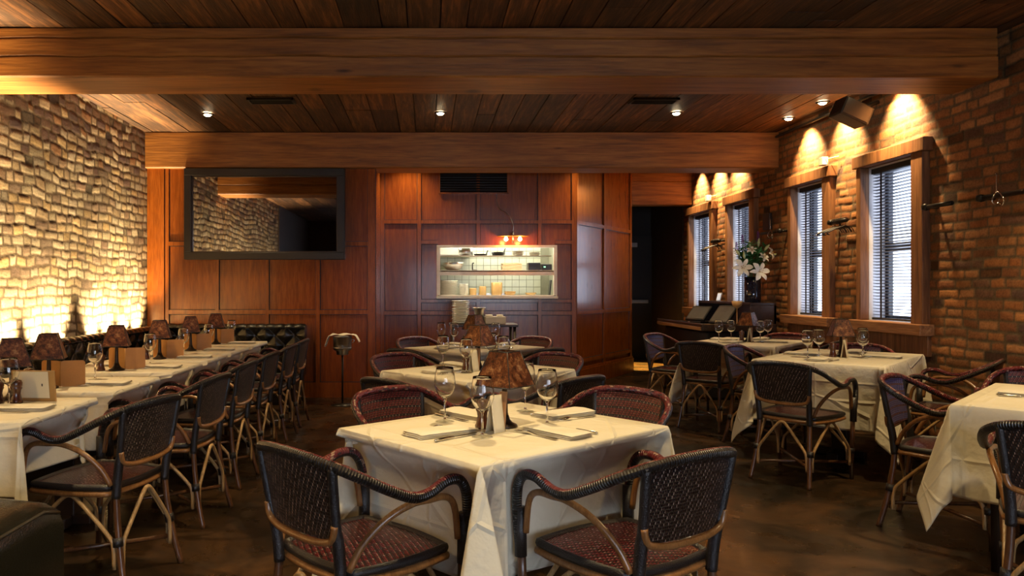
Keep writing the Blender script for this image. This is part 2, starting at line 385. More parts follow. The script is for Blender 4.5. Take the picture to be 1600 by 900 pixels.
# ------------------------------------------------------------------ mesh helpers
class MB:
    def __init__(s): s.v = []; s.f = []; s.uv = []; s.mi = []; s.sm = []
    def add(s, vs, fs, uv=None, mi=0, sm=False):
        o = len(s.v); s.v += [tuple(p) for p in vs]
        s.uv += list(uv) if uv is not None else [(0.0, 0.0)] * len(vs)
        for f in fs: s.f.append(tuple(i + o for i in f)); s.mi.append(mi); s.sm.append(sm)
        return s
    def box(s, x0, x1, y0, y1, z0, z1, mi=0):
        return s.add([(x0,y0,z0),(x1,y0,z0),(x1,y1,z0),(x0,y1,z0),(x0,y0,z1),(x1,y0,z1),(x1,y1,z1),(x0,y1,z1)],
              [(0,3,2,1),(4,5,6,7),(0,1,5,4),(1,2,6,5),(2,3,7,6),(3,0,4,7)], mi=mi)
    def obox(s, c, size, rotz=0, rotx=0, roty=0, mi=0):
        mat = Matrix.Translation(c) @ Matrix.Rotation(rotz, 4, 'Z') @ Matrix.Rotation(roty, 4, 'Y') @ Matrix.Rotation(rotx, 4, 'X')
        a, b_, c_ = size[0] / 2, size[1] / 2, size[2] / 2
        vs = [mat @ Vector(p) for p in [(-a,-b_,-c_),(a,-b_,-c_),(a,b_,-c_),(-a,b_,-c_),(-a,-b_,c_),(a,-b_,c_),(a,b_,c_),(-a,b_,c_)]]
        return s.add(vs, [(0,3,2,1),(4,5,6,7),(0,1,5,4),(1,2,6,5),(2,3,7,6),(3,0,4,7)], mi=mi)
    def lathe(s, prof, n=24, c=(0, 0, 0), mi=0, sm=True, closed=False):
        vs = []; fs = []
        for (r, z) in prof:
            for i in range(n):
                a = 2 * PI * i / n; vs.append((c[0] + r * math.cos(a), c[1] + r * math.sin(a), c[2] + z))
        m_ = len(prof)
        for j in range(m_ - 1 if not closed else m_):
            j2 = (j + 1) % m_
            for i in range(n):
                i2 = (i + 1) % n
                fs.append((j * n + i, j * n + i2, j2 * n + i2, j2 * n + i))
        if not closed:
            if prof[0][0] > 1e-6: fs.append(tuple(range(n))[::-1])
            if prof[-1][0] > 1e-6: fs.append(tuple((m_ - 1) * n + i for i in range(n)))
        return s.add(vs, fs, mi=mi, sm=sm)
    def tube(s, pts, r, n=8, mi=0, cap=True, up=None):
        P = [Vector(p) for p in pts]; rr = r if isinstance(r, (list, tuple)) else [r] * len(P)
        T = []
        for i in range(len(P)):
            a = P[max(i - 1, 0)]; b_ = P[min(i + 1, len(P) - 1)]; T.append((b_ - a).normalized())
        nrm = (Vector(up) if up else (Vector((0, 0, 1)) if abs(T[0].z) < 0.9 else Vector((0, 1, 0))))
        vs = []; uv = []; Lc = 0
        for i in range(len(P)):
            nrm = (nrm - T[i] * nrm.dot(T[i]))
            nrm = nrm.normalized() if nrm.length > 1e-6 else T[i].orthogonal().normalized()
            bi = T[i].cross(nrm)
            if i: Lc += (P[i] - P[i - 1]).length
            for k in range(n + 1):
                a = 2 * PI * k / n
                vs.append(P[i] + (nrm * math.cos(a) + bi * math.sin(a)) * rr[i]); uv.append((Lc, k / n))
        fs = []
        for i in range(len(P) - 1):
            for k in range(n):
                a = i * (n + 1) + k; fs.append((a, a + 1, a + n + 2, a + n + 1))
        if cap:
            fs.append(tuple(range(n))[::-1]); e = (len(P) - 1) * (n + 1); fs.append(tuple(e + k for k in range(n)))
        return s.add(vs, fs, uv, mi, True)
    def grid(s, fn, nu, nv, mi=0, sm=True, uvfn=None):
        vs = []; uv = []
        for j in range(nv + 1):
            for i in range(nu + 1):
                u, v = i / nu, j / nv; vs.append(fn(u, v)); uv.append(uvfn(u, v) if uvfn else (u, v))
        fs = [(j*(nu+1)+i, j*(nu+1)+i+1, (j+1)*(nu+1)+i+1, (j+1)*(nu+1)+i) for j in range(nv) for i in range(nu)]
        return s.add(vs, fs, uv, mi, sm)
    def build(s, name, mats, parent=None, loc=None, rot=None, bevel=0, solid=0):
        me = bpy.data.meshes.new(name); me.from_pydata(s.v, [], s.f); 
        if not isinstance(mats, (list, tuple)): mats = [mats]
        for m_ in mats: me.materials.append(MATS[m_] if isinstance(m_, str) else m_)
        me.polygons.foreach_set('material_index', s.mi); me.polygons.foreach_set('use_smooth', s.sm)
        ul = me.uv_layers.new(name='UVMap')
        li = np.empty(len(me.loops), dtype=np.int32); me.loops.foreach_get('vertex_index', li)
        ul.data.foreach_set('uv', np.array(s.uv, dtype=np.float32)[li].ravel())
        me.update()
        o = bpy.data.objects.new(name, me); COL.objects.link(o)
        if parent: o.parent = parent
        if loc is not None: o.location = loc
        if rot is not None: o.rotation_euler = rot
        if bevel:
            bm_ = o.modifiers.new('bevel', 'BEVEL'); bm_.width = bevel; bm_.segments = 2; bm_.limit_method = 'ANGLE'; bm_.angle_limit = R(50)
        if solid:
            so = o.modifiers.new('thickness', 'SOLIDIFY'); so.thickness = solid; so.offset = -1
        return o
def spline(pts, sub=6, closed=False):
    P = [Vector(p) for p in pts]; out = []
    n = len(P)
    for i in range(n if closed else n - 1):
        g = (lambda k: P[k % n]) if closed else (lambda k: P[min(max(k, 0), n - 1)])
        p0, p1, p2, p3 = g(i - 1), g(i), g(i + 1), g(i + 2)
        for k in range(sub):
            t = k / sub
            out.append(0.5 * ((2 * p1) + (-p0 + p2) * t + (2 * p0 - 5 * p1 + 4 * p2 - p3) * t * t + (-p0 + 3 * p1 - 3 * p2 + p3) * t ** 3))
    out.append(P[0].copy() if closed else P[-1]); return out
def tag(o, label, cat, group=None, kind=None):
    o['label'] = label; o['category'] = cat
    if group: o['group'] = group
    if kind: o['kind'] = kind
    return o
def empty(name, loc=(0, 0, 0), rz=0):
    o = bpy.data.objects.new(name, None); COL.objects.link(o); o.location = loc; o.rotation_euler = (0, 0, rz); o.empty_display_size = 0.1; return o
def thing(name, label, cat, loc=(0, 0, 0), rz=0, group=None): return tag(empty(name, loc, rz), label, cat, group)
def struct(o):
    o['kind'] = 'structure'; return o
KIDS = {}
def kids(o):
    if o.name not in KIDS: KIDS[o.name] = [c for c in bpy.data.objects if c.parent == o]
    return KIDS[o.name]
def copy_tree(o, parent=None):
    c = o.copy(); COL.objects.link(c)
    if parent: c.parent = parent
    for ch in kids(o): copy_tree(ch, c)
    return c
class Proto:
    """Build a thing once; the first placing moves the original, later ones copy it with its parts."""
    def __init__(s, root): s.o = root; s.used = False
    def place(s, loc, rz, label, group=None):
        if s.used: o = copy_tree(s.o)
        else: o = s.o; s.used = True; kids_prime(o)
        o.location = loc; o.rotation_euler = (0, 0, rz); o['label'] = label
        if group: o['group'] = group
        return o
def kids_prime(o):
    for c in kids(o): kids_prime(c)
# ================================================================== THE ROOM
rng = np.random.default_rng(11)
def vnoise(x, y, seed, n=64):
    """smooth value noise on a wrapped lattice"""
    g = np.random.default_rng(seed).random((n, n))
    xi = np.floor(x).astype(int); yi = np.floor(y).astype(int); fx = x - xi; fy = y - yi
    fx = fx * fx * (3 - 2 * fx); fy = fy * fy * (3 - 2 * fy)
    a = g[xi % n, yi % n]; b_ = g[(xi + 1) % n, yi % n]; c = g[xi % n, (yi + 1) % n]; d = g[(xi + 1) % n, (yi + 1) % n]
    return (a * (1 - fx) + b_ * fx) * (1 - fy) + (c * (1 - fx) + d * fx) * fy
def fbm(x, y, seed, o=4):
    s = 0; a = 0.5
    for k in range(o): s = s + a * vnoise(x * 2 ** k, y * 2 ** k, seed + k); a *= 0.5
    return s
def rnd(i, j, seed):
    return np.mod(np.sin(i * 127.1 + j * 311.7 + seed * 74.7) * 43758.5453, 1.0)
def brick_wall(name, X, nx, ys, zs, hc, bl, warp, depth, cols, mortar, seed, hole=None, mat='red_brick', rough=0.6, joint=(0.006, 0.006), high=None):
    """A wall of single bricks in relief: nx is the side the relief comes out on."""
    Y, Z = np.meshgrid(ys, zs)
    wz = Z + warp * (fbm(Y * 1.3, Z * 1.3, seed) - 0.5) + warp * 0.35 * (fbm(Y * 7, Z * 7, seed + 9) - 0.5)
    wy = Y + warp * 0.8 * (fbm(Y * 3 + 9, Z * 3, seed + 3) - 0.5)
    c = np.floor(wz / hc); fz = wz / hc - c
    off = rnd(c, 0 * c, seed) * bl
    # alternating long and short bricks: two per period, split at a random place
    q = (wy + off) / bl; p = np.floor(q); fy = q - p
    sp = 0.42 + 0.30 * rnd(c, p, seed + 1)
    first = fy < sp
    bid = p * 2 + np.where(first, 0, 1)
    l = np.where(first, fy, fy - sp) * bl; L_ = np.where(first, sp, 1 - sp) * bl
    ed = np.minimum(np.minimum(l, L_ - l), np.minimum(fz, 1 - fz) * hc)
    ed = ed + 0.006 * (fbm(Y * 22, Z * 22, seed + 5) - 0.5) * 2
    jw = joint[0] + joint[1] * rnd(c, bid, seed + 8)
    t = np.clip((ed - jw * 0.5) / 0.012, 0, 1); t = t * t * (3 - 2 * t)
    r1 = rnd(c, bid, seed + 2); r2 = rnd(c, bid, seed + 4); r3 = rnd(c, bid, seed + 6)
    h = t * (0.45 + 0.75 * r1) * depth + depth * 0.9 * (fbm(Y * 9, Z * 9, seed + 7) - 0.5) * rough + depth * 1.6 * (fbm(Y * 0.9, Z * 0.9, seed + 17) - 0.5)
    tilt = (r2 - 0.5) * (l / bl - 0.3) * depth * 1.2
    h = h + t * tilt
    broken = (rnd(c, bid, seed + 12) > 0.955)
    h = np.where(broken, h - depth * 1.1 * t, h)
    cols = np.array(cols); k = (r3 * len(cols)).astype(int) % len(cols); k2 = (r2 * len(cols)).astype(int) % len(cols)
    col = cols[k] * 0.8 + cols[k2] * 0.2
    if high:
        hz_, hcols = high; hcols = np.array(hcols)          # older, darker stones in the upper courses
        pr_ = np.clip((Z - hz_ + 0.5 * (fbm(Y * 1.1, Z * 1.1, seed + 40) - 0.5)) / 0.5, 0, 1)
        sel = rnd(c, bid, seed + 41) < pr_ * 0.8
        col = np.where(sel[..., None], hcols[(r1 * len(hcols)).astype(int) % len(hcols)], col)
    col = col * (0.72 + 0.56 * r1)[..., None]
    patch = fbm(Y * 1.6 + 3, Z * 2.2, seed + 20)
    st = np.clip((patch - 0.5) * 5, 0, 1)
    col = col * (1 - 0.35 * st)[..., None]
    mt = np.array(mortar)
    cc = col * t[..., None] + mt * (1 - t)[..., None]
    cc = cc * (0.75 + 0.5 * fbm(Y * 30, Z * 30, seed + 30))[..., None]
    cc = np.where(broken[..., None], cc * 0.35, cc)
    nyy, nzz = len(ys), len(zs)
    V = np.stack([X + nx * h, Y, Z], -1).reshape(-1, 3)
    idx = np.arange(nyy * nzz).reshape(nzz, nyy)
    a, b_, c_, d = idx[:-1, :-1], idx[:-1, 1:], idx[1:, 1:], idx[1:, :-1]
    F = np.stack([a, b_, c_, d] if nx < 0 else [a, d, c_, b_], -1).reshape(-1, 4)
    if nx < 0: F = F[:, ::-1]
    else: F = F[:, ::-1]
    if hole:
        cy = V[F][:, :, 1].mean(1); cz = V[F][:, :, 2].mean(1); keep = np.ones(len(F), bool)
        for (y0, y1, z0, z1) in hole: keep &= ~((cy > y0) & (cy < y1) & (cz > z0) & (cz < z1))
        F = F[keep]
    me = bpy.data.meshes.new(name)
    me.vertices.add(len(V)); me.vertices.foreach_set('co', V.astype(np.float32).ravel())
    me.loops.add(len(F) * 4); me.loops.foreach_set('vertex_index', F.astype(np.int32).ravel())
    me.polygons.add(len(F)); me.polygons.foreach_set('loop_start', np.arange(0, len(F) * 4, 4, dtype=np.int32))
    me.polygons.foreach_set('use_smooth', np.ones(len(F), bool))
    me.update(calc_edges=True)
    at = me.color_attributes.new('Col', 'FLOAT_COLOR', 'POINT')
    ca = np.ones((len(V), 4), np.float32); ca[:, :3] = np.clip(cc.reshape(-1, 3), 0, 1); at.data.foreach_set('color', ca.ravel())
    me.materials.append(MATS[mat])
    o = bpy.data.objects.new(name, me); COL.objects.link(o); return struct(o)

WIN = [(10.61, 11.69), (9.275, 10.20), (7.53, 8.43), (6.115, 7.08)]   # outer edges of the casings along the wall
WZ0, WZ1 = 1.00, 2.43
holes = [(a + 0.14, b_ - 0.06, WZ0 - 0.01, WZ1) for a, b_ in WIN]
ysr = np.concatenate([np.arange(1.5, 4.9, 0.03), np.arange(4.9, 12.0, 0.0125)])
zsr = np.arange(0.0, ZC + 0.02, 0.0125)
brick_wall('wall_right', XR, -1, ysr, zsr, 0.076, 0.37, 0.05, 0.0055,
           [(0.38, 0.15, 0.05), (0.30, 0.105, 0.035), (0.44, 0.19, 0.065), (0.22, 0.085, 0.035), (0.34, 0.14, 0.05), (0.11, 0.06, 0.045), (0.42, 0.19, 0.075), (0.32, 0.12, 0.04)],
           (0.13, 0.09, 0.05), 5, holes, 'red_brick', 0.8, (0.005, 0.007))
ysl = np.concatenate([np.arange(0.95, 4.7, 0.03), np.arange(4.7, YB + 0.03, 0.0125)])
zsl = np.arange(0.5, ZC + 0.02, 0.0125)
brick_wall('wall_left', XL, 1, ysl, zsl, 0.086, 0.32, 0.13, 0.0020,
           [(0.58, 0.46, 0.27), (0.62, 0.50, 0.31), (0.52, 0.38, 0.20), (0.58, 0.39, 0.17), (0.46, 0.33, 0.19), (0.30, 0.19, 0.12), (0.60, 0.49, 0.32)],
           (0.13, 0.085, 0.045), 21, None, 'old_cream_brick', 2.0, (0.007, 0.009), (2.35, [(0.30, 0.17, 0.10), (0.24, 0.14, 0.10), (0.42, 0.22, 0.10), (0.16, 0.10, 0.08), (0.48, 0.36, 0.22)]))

# floor, outer shell
b = MB(); b.box(-4.6, 4.9, -3.0, 14.4, -0.12, 0.0); struct(b.build('floor', 'stained_concrete'))
b = MB(); b.box(XL - 0.2, XL - 0.04, -3.0, 9.2, 0, ZC + 0.1); b.box(XL - 0.04, XL + 0.02, -3.0, 0.93, 0, ZC); b.box(XL - 0.04, XL + 0.0, 0.93, YB, 0, 0.52)
struct(b.build('wall_left_backing', 'wall_plain_dark'))
b = MB(); b.box(-4.6, -0.6, -3.15, -3.0, 0, ZC + 0.1); b.box(3.2, 4.9, -3.15, -3.0, 0, ZC + 0.1); b.box(-0.6, 3.2, -3.15, -3.0, 0, 0.7); b.box(-0.6, 3.2, -3.15, -3.0, 2.0, ZC + 0.1)
struct(b.build('wall_front', 'wall_plain_dark'))
b = MB(); b.box(-0.6, 3.2, -3.12, -3.08, 0.7, 2.0)
struct(b.build('window_5', 'window_pane'))
b = MB(); b.box(XR, XR + 0.3, -3.0, 1.5, 0, ZC + 0.1); b.box(XR + 0.05, XR + 0.3, 1.5, 6.2, 0, ZC + 0.1)
# brickwork between and around the windows, thickness of the outer wall
for k, (a, c) in enumerate([(6.2, 6.265), (7.02, 7.68), (8.37, 9.425), (10.14, 10.76), (11.63, 14.4)]): b.box(XR + 0.035, XR + 0.26, a, c, 0, ZC + 0.1)
for (a, c) in WIN: b.box(XR + 0.035, XR + 0.26, a, c, 0, WZ0 - 0.02); b.box(XR + 0.035, XR + 0.26, a, c, WZ1, ZC + 0.1)
b.box(XR - 0.02, XR + 0.03, 12.0, 13.7, 0, ZC)
struct(b.build('wall_right_backing', 'wall_plain_dark'))

# ceiling: boards running into the room, each with a tone of its own
def ceiling():
    vs = []; fs = []; cols = []
    rr = random.Random(4)
    x = XL - 0.1
    while x < XR + 0.15:
        wd = rr.uniform(0.17, 0.27); y = -3.0 + rr.uniform(-1.5, 0)
        while y < 14.4:
            ln = rr.uniform(2.2, 4.2); y1 = min(y + ln, 14.4); y0 = max(y, -3.0)
            if y1 > y0:
                dz = rr.uniform(0, 0.008); g = 0.004; o = len(vs)
                vs += [(x + g, y0 + .002, ZC - dz), (x + wd - g, y0 + .002, ZC - dz), (x + wd - g, y1 - .002, ZC - dz), (x + g, y1 - .002, ZC - dz),
                       (x + g, y0 + .002, ZC + .05), (x + wd - g, y0 + .002, ZC + .05), (x + wd - g, y1 - .002, ZC + .05), (x + g, y1 - .002, ZC + .05)]
                fs += [(o, o+1, o+2, o+3)[::-1][::-1], (o, o+4, o+5, o+1), (o+1, o+5, o+6, o+2), (o+2, o+6, o+7, o+3), (o+3, o+7, o+4, o)]
                t = rr.choice([0.45, 0.6, 0.75, 0.9, 1.0, 1.15, 1.5]); h = rr.uniform(-0.08, 0.08)
                cols += [(t * (1 + h), t, t * (1 - h), 1)] * 8
            y += ln
        x += wd
    me = bpy.data.meshes.new('ceiling'); me.from_pydata(vs, [], fs)
    at = me.color_attributes.new('Col', 'FLOAT_COLOR', 'POINT'); at.data.foreach_set('color', np.array(cols, np.float32).ravel())
    me.materials.append(MATS['ceiling_board']); o = bpy.data.objects.new('ceiling', me); COL.objects.link(o); struct(o)
ceiling()
b = MB(); b.box(-4.6, 4.9, -3.15, 14.4, ZC + 0.05, ZC + 0.15); struct(b.build('ceiling_backing', 'dark_paint'))

# beams
def beam(name, x0, x1, y0, y1, z0, z1, seam):
    b = MB()
    zs = [z0] + seam + [z1]; n = 26; rr = random.Random(len(name) + int(y0 * 7))
    off = [rr.uniform(-0.006, 0.006) for _ in range(n + 1)]
    for k in range(len(zs) - 1):
        g = 0.0 if k == 0 else 0.004
        za, zb = zs[k] + (0 if k == 0 else 0.003), zs[k + 1]
        dy = 0.004 * k
        vs = []; fs = []
        for i in range(n + 1):
            x = x0 + (x1 - x0) * i / n; o = off[i]
            c = 0.012
            lo = (za + (o if k else 0)); hi = zb + (off[i] if k < len(zs) - 2 else 0)
            vs += [(x, y0 + dy + c, lo), (x, y0 + dy, lo + c), (x, y0 + dy, hi - c * .4), (x, y0 + dy + c * .4, hi), (x, y1, hi), (x, y1, lo + c), (x, y1 - c, lo)]
        for i in range(n):
            for q in range(7): a = i * 7 + q; d = i * 7 + (q + 1) % 7; fs.append((a, a + 7, d + 7, d))
        fs += [tuple(range(7)), tuple(n * 7 + q for q in range(7))[::-1]]
        b.add(vs, fs)
    return struct(b.build(name, 'beam_wood'))
beam('ceiling_beam', XL + 0.0, 4.02, 5.23, 5.70, 2.785, ZC - 0.012, [2.93, 3.06])
beam('ceiling_beam.001', XL + 0.005, 4.14, 8.75, 9.15, 2.715, ZC - 0.012, [])
beam('ceiling_beam.002', 3.17, 4.13, 11.6, 11.85, 2.60, ZC - 0.012, [2.96])

# panelled walls with raised stiles and rails
def panel_wall(name, xs, zs, T, thick=0.026, x0=None, x1=None, skip=None, door=None, stile=0.05, outer=(0, 0)):
    """xs: stile centres, zs: rail centres, T: maps (x, out, z) to the room."""
    b = MB()
    def bx(xa, xb, oa, ob, za, zb, mi):
        vs = [T(x, o, z) for x, o, z in [(xa,oa,za),(xb,oa,za),(xb,ob,za),(xa,ob,za),(xa,oa,zb),(xb,oa,zb),(xb,ob,zb),(xa,ob,zb)]]
        b.add(vs, [(0,3,2,1),(4,5,6,7),(0,1,5,4),(1,2,6,5),(2,3,7,6),(3,0,4,7)], mi=mi)
    hole = skip
    if hole:
        hx0, hx1, hz0, hz1 = hole
        bx(x0, hx0, -0.05, 0, 0, ZC, 0); bx(hx1, x1, -0.05, 0, 0, ZC, 0); bx(hx0, hx1, -0.05, 0, 0, hz0, 0); bx(hx0, hx1, -0.05, 0, hz1, ZC, 0)
    else: bx(x0, x1, -0.05, 0, 0, ZC, 0)
    for x, za, zb, wd in xs: bx(x - wd / 2, x + wd / 2, 0, thick, za, zb, 1)
    for z, xa, xb, wd in zs: bx(xa, xb, 0, thick - 0.002, z - wd / 2, z + wd / 2, 1)
    g = 0.007                                             # dark strips stand in for the shade of grooves round each panel
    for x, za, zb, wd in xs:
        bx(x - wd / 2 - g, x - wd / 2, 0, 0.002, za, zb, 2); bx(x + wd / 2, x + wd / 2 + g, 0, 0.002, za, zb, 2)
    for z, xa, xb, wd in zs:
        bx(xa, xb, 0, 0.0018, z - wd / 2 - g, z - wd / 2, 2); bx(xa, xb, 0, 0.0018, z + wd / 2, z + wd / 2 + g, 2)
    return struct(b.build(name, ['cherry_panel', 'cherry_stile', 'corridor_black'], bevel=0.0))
f1 = lambda x, o, z: (x, YB - o, z)
k1 = YB / 1160
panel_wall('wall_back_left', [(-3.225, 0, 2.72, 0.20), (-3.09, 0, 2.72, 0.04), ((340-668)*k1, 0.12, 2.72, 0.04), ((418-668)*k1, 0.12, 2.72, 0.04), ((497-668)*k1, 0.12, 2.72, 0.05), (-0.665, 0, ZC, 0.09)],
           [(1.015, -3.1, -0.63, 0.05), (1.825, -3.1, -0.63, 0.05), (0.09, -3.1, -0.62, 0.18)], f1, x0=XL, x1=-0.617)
b = MB(); b.box(-0.68, -0.617, YB + 0.002, YH, 0, ZC); struct(b.build('wall_return', 'cherry_stile'))
fh = lambda x, o, z: (x, YH - o, z)
HX0, HX1, HZ0, HZ1 = 0.135, 1.68, 1.19, 1.84
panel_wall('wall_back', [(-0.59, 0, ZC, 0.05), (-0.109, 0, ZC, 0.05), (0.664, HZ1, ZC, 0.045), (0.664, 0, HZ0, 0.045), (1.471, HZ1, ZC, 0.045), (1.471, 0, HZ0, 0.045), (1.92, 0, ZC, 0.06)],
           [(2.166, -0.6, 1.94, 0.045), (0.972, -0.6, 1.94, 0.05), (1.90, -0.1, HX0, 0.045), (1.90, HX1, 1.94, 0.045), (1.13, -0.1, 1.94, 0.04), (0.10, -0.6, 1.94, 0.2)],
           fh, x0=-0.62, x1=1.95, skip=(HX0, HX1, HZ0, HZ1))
# the slanted panelled wall beside the passage
A0 = Vector((1.94, 9.75, 0)); A1 = Vector((3.14, 11.5, 0)); AD = (A1 - A0).normalized(); AN = Vector((AD.y, -AD.x, 0)); AL = (A1 - A0).length
def fa(x, o, z): p = A0 + AD * x + AN * o; return (p.x, p.y, z)
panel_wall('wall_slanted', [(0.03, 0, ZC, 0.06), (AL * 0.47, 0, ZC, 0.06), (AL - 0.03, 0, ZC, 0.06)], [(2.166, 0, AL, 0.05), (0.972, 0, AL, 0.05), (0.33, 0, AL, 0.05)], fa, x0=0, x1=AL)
b = MB()
def fbx(b, xa, xb, oa, ob, za, zb, T):
    b.add([T(x, o, z) for x, o, z in [(xa,oa,za),(xb,oa,za),(xb,ob,za),(xa,ob,za),(xa,oa,zb),(xb,oa,zb),(xb,ob,zb),(xa,ob,zb)]], [(0,3,2,1),(4,5,6,7),(0,1,5,4),(1,2,6,5),(2,3,7,6),(3,0,4,7)])
fbx(b, 0, AL + 0.02, 0.018, 0.05, 0, 0.22, fa); fbx(b, 0, AL + 0.02, 0.018, 0.035, 0.22, 0.25, fa)
struct(b.build('baseboard_slanted', 'cherry_panel', bevel=0.004))
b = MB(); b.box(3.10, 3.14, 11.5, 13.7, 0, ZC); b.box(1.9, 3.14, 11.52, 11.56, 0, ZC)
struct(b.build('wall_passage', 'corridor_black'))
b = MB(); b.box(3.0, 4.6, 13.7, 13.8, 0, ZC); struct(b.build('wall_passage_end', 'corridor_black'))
d1 = struct(MB().box(3.25, 4.12, 13.64, 13.69, 0.0, 2.25).build('door_1', 'dark_paint', bevel=0.004))
MB().box(3.33, 4.04, 13.57, 13.62, 1.02, 1.09).build('push_bar', 'brushed_steel', d1, bevel=0.01)
b = MB(); b.box(3.36, 3.40, 13.60, 13.645, 1.02, 1.09); b.box(3.96, 4.0, 13.60, 13.645, 1.02, 1.09); b.build('push_bar_bracket', 'dark_paint', d1)
MB().box(3.55, 3.85, 13.61, 13.645, 2.05, 2.13).build('door_closer', 'brushed_steel', d1, bevel=0.006)

# air vents
def vent(name, x0, x1, y0, y1, z0, z1, label, axis):
    t = thing(name, label, 'air vent', ((x0 + x1) / 2, (y0 + y1) / 2, z0))
    cx, cy = (x0 + x1) / 2, (y0 + y1) / 2
    b = MB(); fw = 0.02
    if axis == 'z':
        b.box(x0, x1, y0, y0 + fw, z0, z1); b.box(x0, x1, y1 - fw, y1, z0, z1); b.box(x0, x0 + fw, y0, y1, z0, z1); b.box(x1 - fw, x1, y0, y1, z0, z1)
        b.v = [(v[0] - cx, v[1] - cy, v[2] - z0) for v in b.v]; b.build('vent_frame', 'frame_black', t)
        s = MB(); n = 6
        for i in range(n):
            y = y0 + fw + (y1 - y0 - 2 * fw) * (i + .5) / n; s.obox((0, y - cy, 0.01), (x1 - x0 - 2 * fw, 0.012, 0.003), rotx=0.6)
        s.build('louvre', 'dark_paint', t)
    else:
        b.box(x0, x1, y0, y1, z0, z0 + fw); b.box(x0, x1, y0, y1, z1 - fw, z1); b.box(x0, x0 + fw, y0, y1, z0, z1); b.box(x1 - fw, x1, y0, y1, z0, z1)
        b.v = [(v[0] - cx, v[1] - cy, v[2] - z0) for v in b.v]; b.build('vent_frame', 'cherry_stile', t, bevel=0.003)
        s = MB(); n = 16
        for i in range(n):
            z = fw + (z1 - z0 - 2 * fw) * (i + .5) / n; s.obox((0, 0, z), (x1 - x0 - 2 * fw, 0.028, 0.004), rotx=-0.7)
        s.build('louvre', 'coated_pipe', t); MB().box(x0 - cx + fw, x1 - cx - fw, 0.015, 0.018, fw, z1 - z0 - fw).build('duct_screen', 'dark_paint', t)
    return t
vent('ceiling_vent', -1.75, -1.30, 7.17, 7.36, ZC - 0.03, ZC - 0.009, 'black slotted air vent in the board ceiling near the banquette side', 'z')
vent('ceiling_vent.001', 1.99, 2.44, 7.17, 7.36, ZC - 0.03, ZC - 0.009, 'black slotted air vent in the board ceiling near the window side', 'z')
vent('wall_vent', 0.146, 1.06, YH - 0.045, YH - 0.018, 2.53, 3.10, 'dark louvred air grille high in the red panelled wall above the kitchen hatch', 'y')

# downlights and wall washers
def make_downlight():
    t = thing('ceiling_downlight', 'x', 'downlight')
    MB().lathe([(0.062, -0.006), (0.066, 0.0), (0.066, 0.004), (0.045, 0.004), (0.045, -0.002), (0.062, -0.006)], 28).build('trim_ring', 'bronze', t)
    MB().lathe([(0.0, -0.024), (0.022, -0.020), (0.036, -0.009), (0.042, 0.003), (0.0, 0.010)], 20).build('bulb', 'lamp_glow', t)
    return Proto(t)
dl = make_downlight()
for (x, y), lb in zip(DOWN[:3], ['lit downlight in the ceiling bay above the banquette tables', 'lit downlight in the middle of the ceiling bay above the centre tables', 'lit downlight in the ceiling bay nearest the window wall']):
    dl.place((x, y, ZC - 0.016), 0, lb)
for i, (y, p) in enumerate(WASH[:3]):
    dl.place((3.90, y, ZC - 0.016), 0, ['small recessed spot washing the brick wall beside the far beam', 'small recessed spot washing the brick wall by the black speaker', 'recessed spot lighting the brick above the closest window'][i])

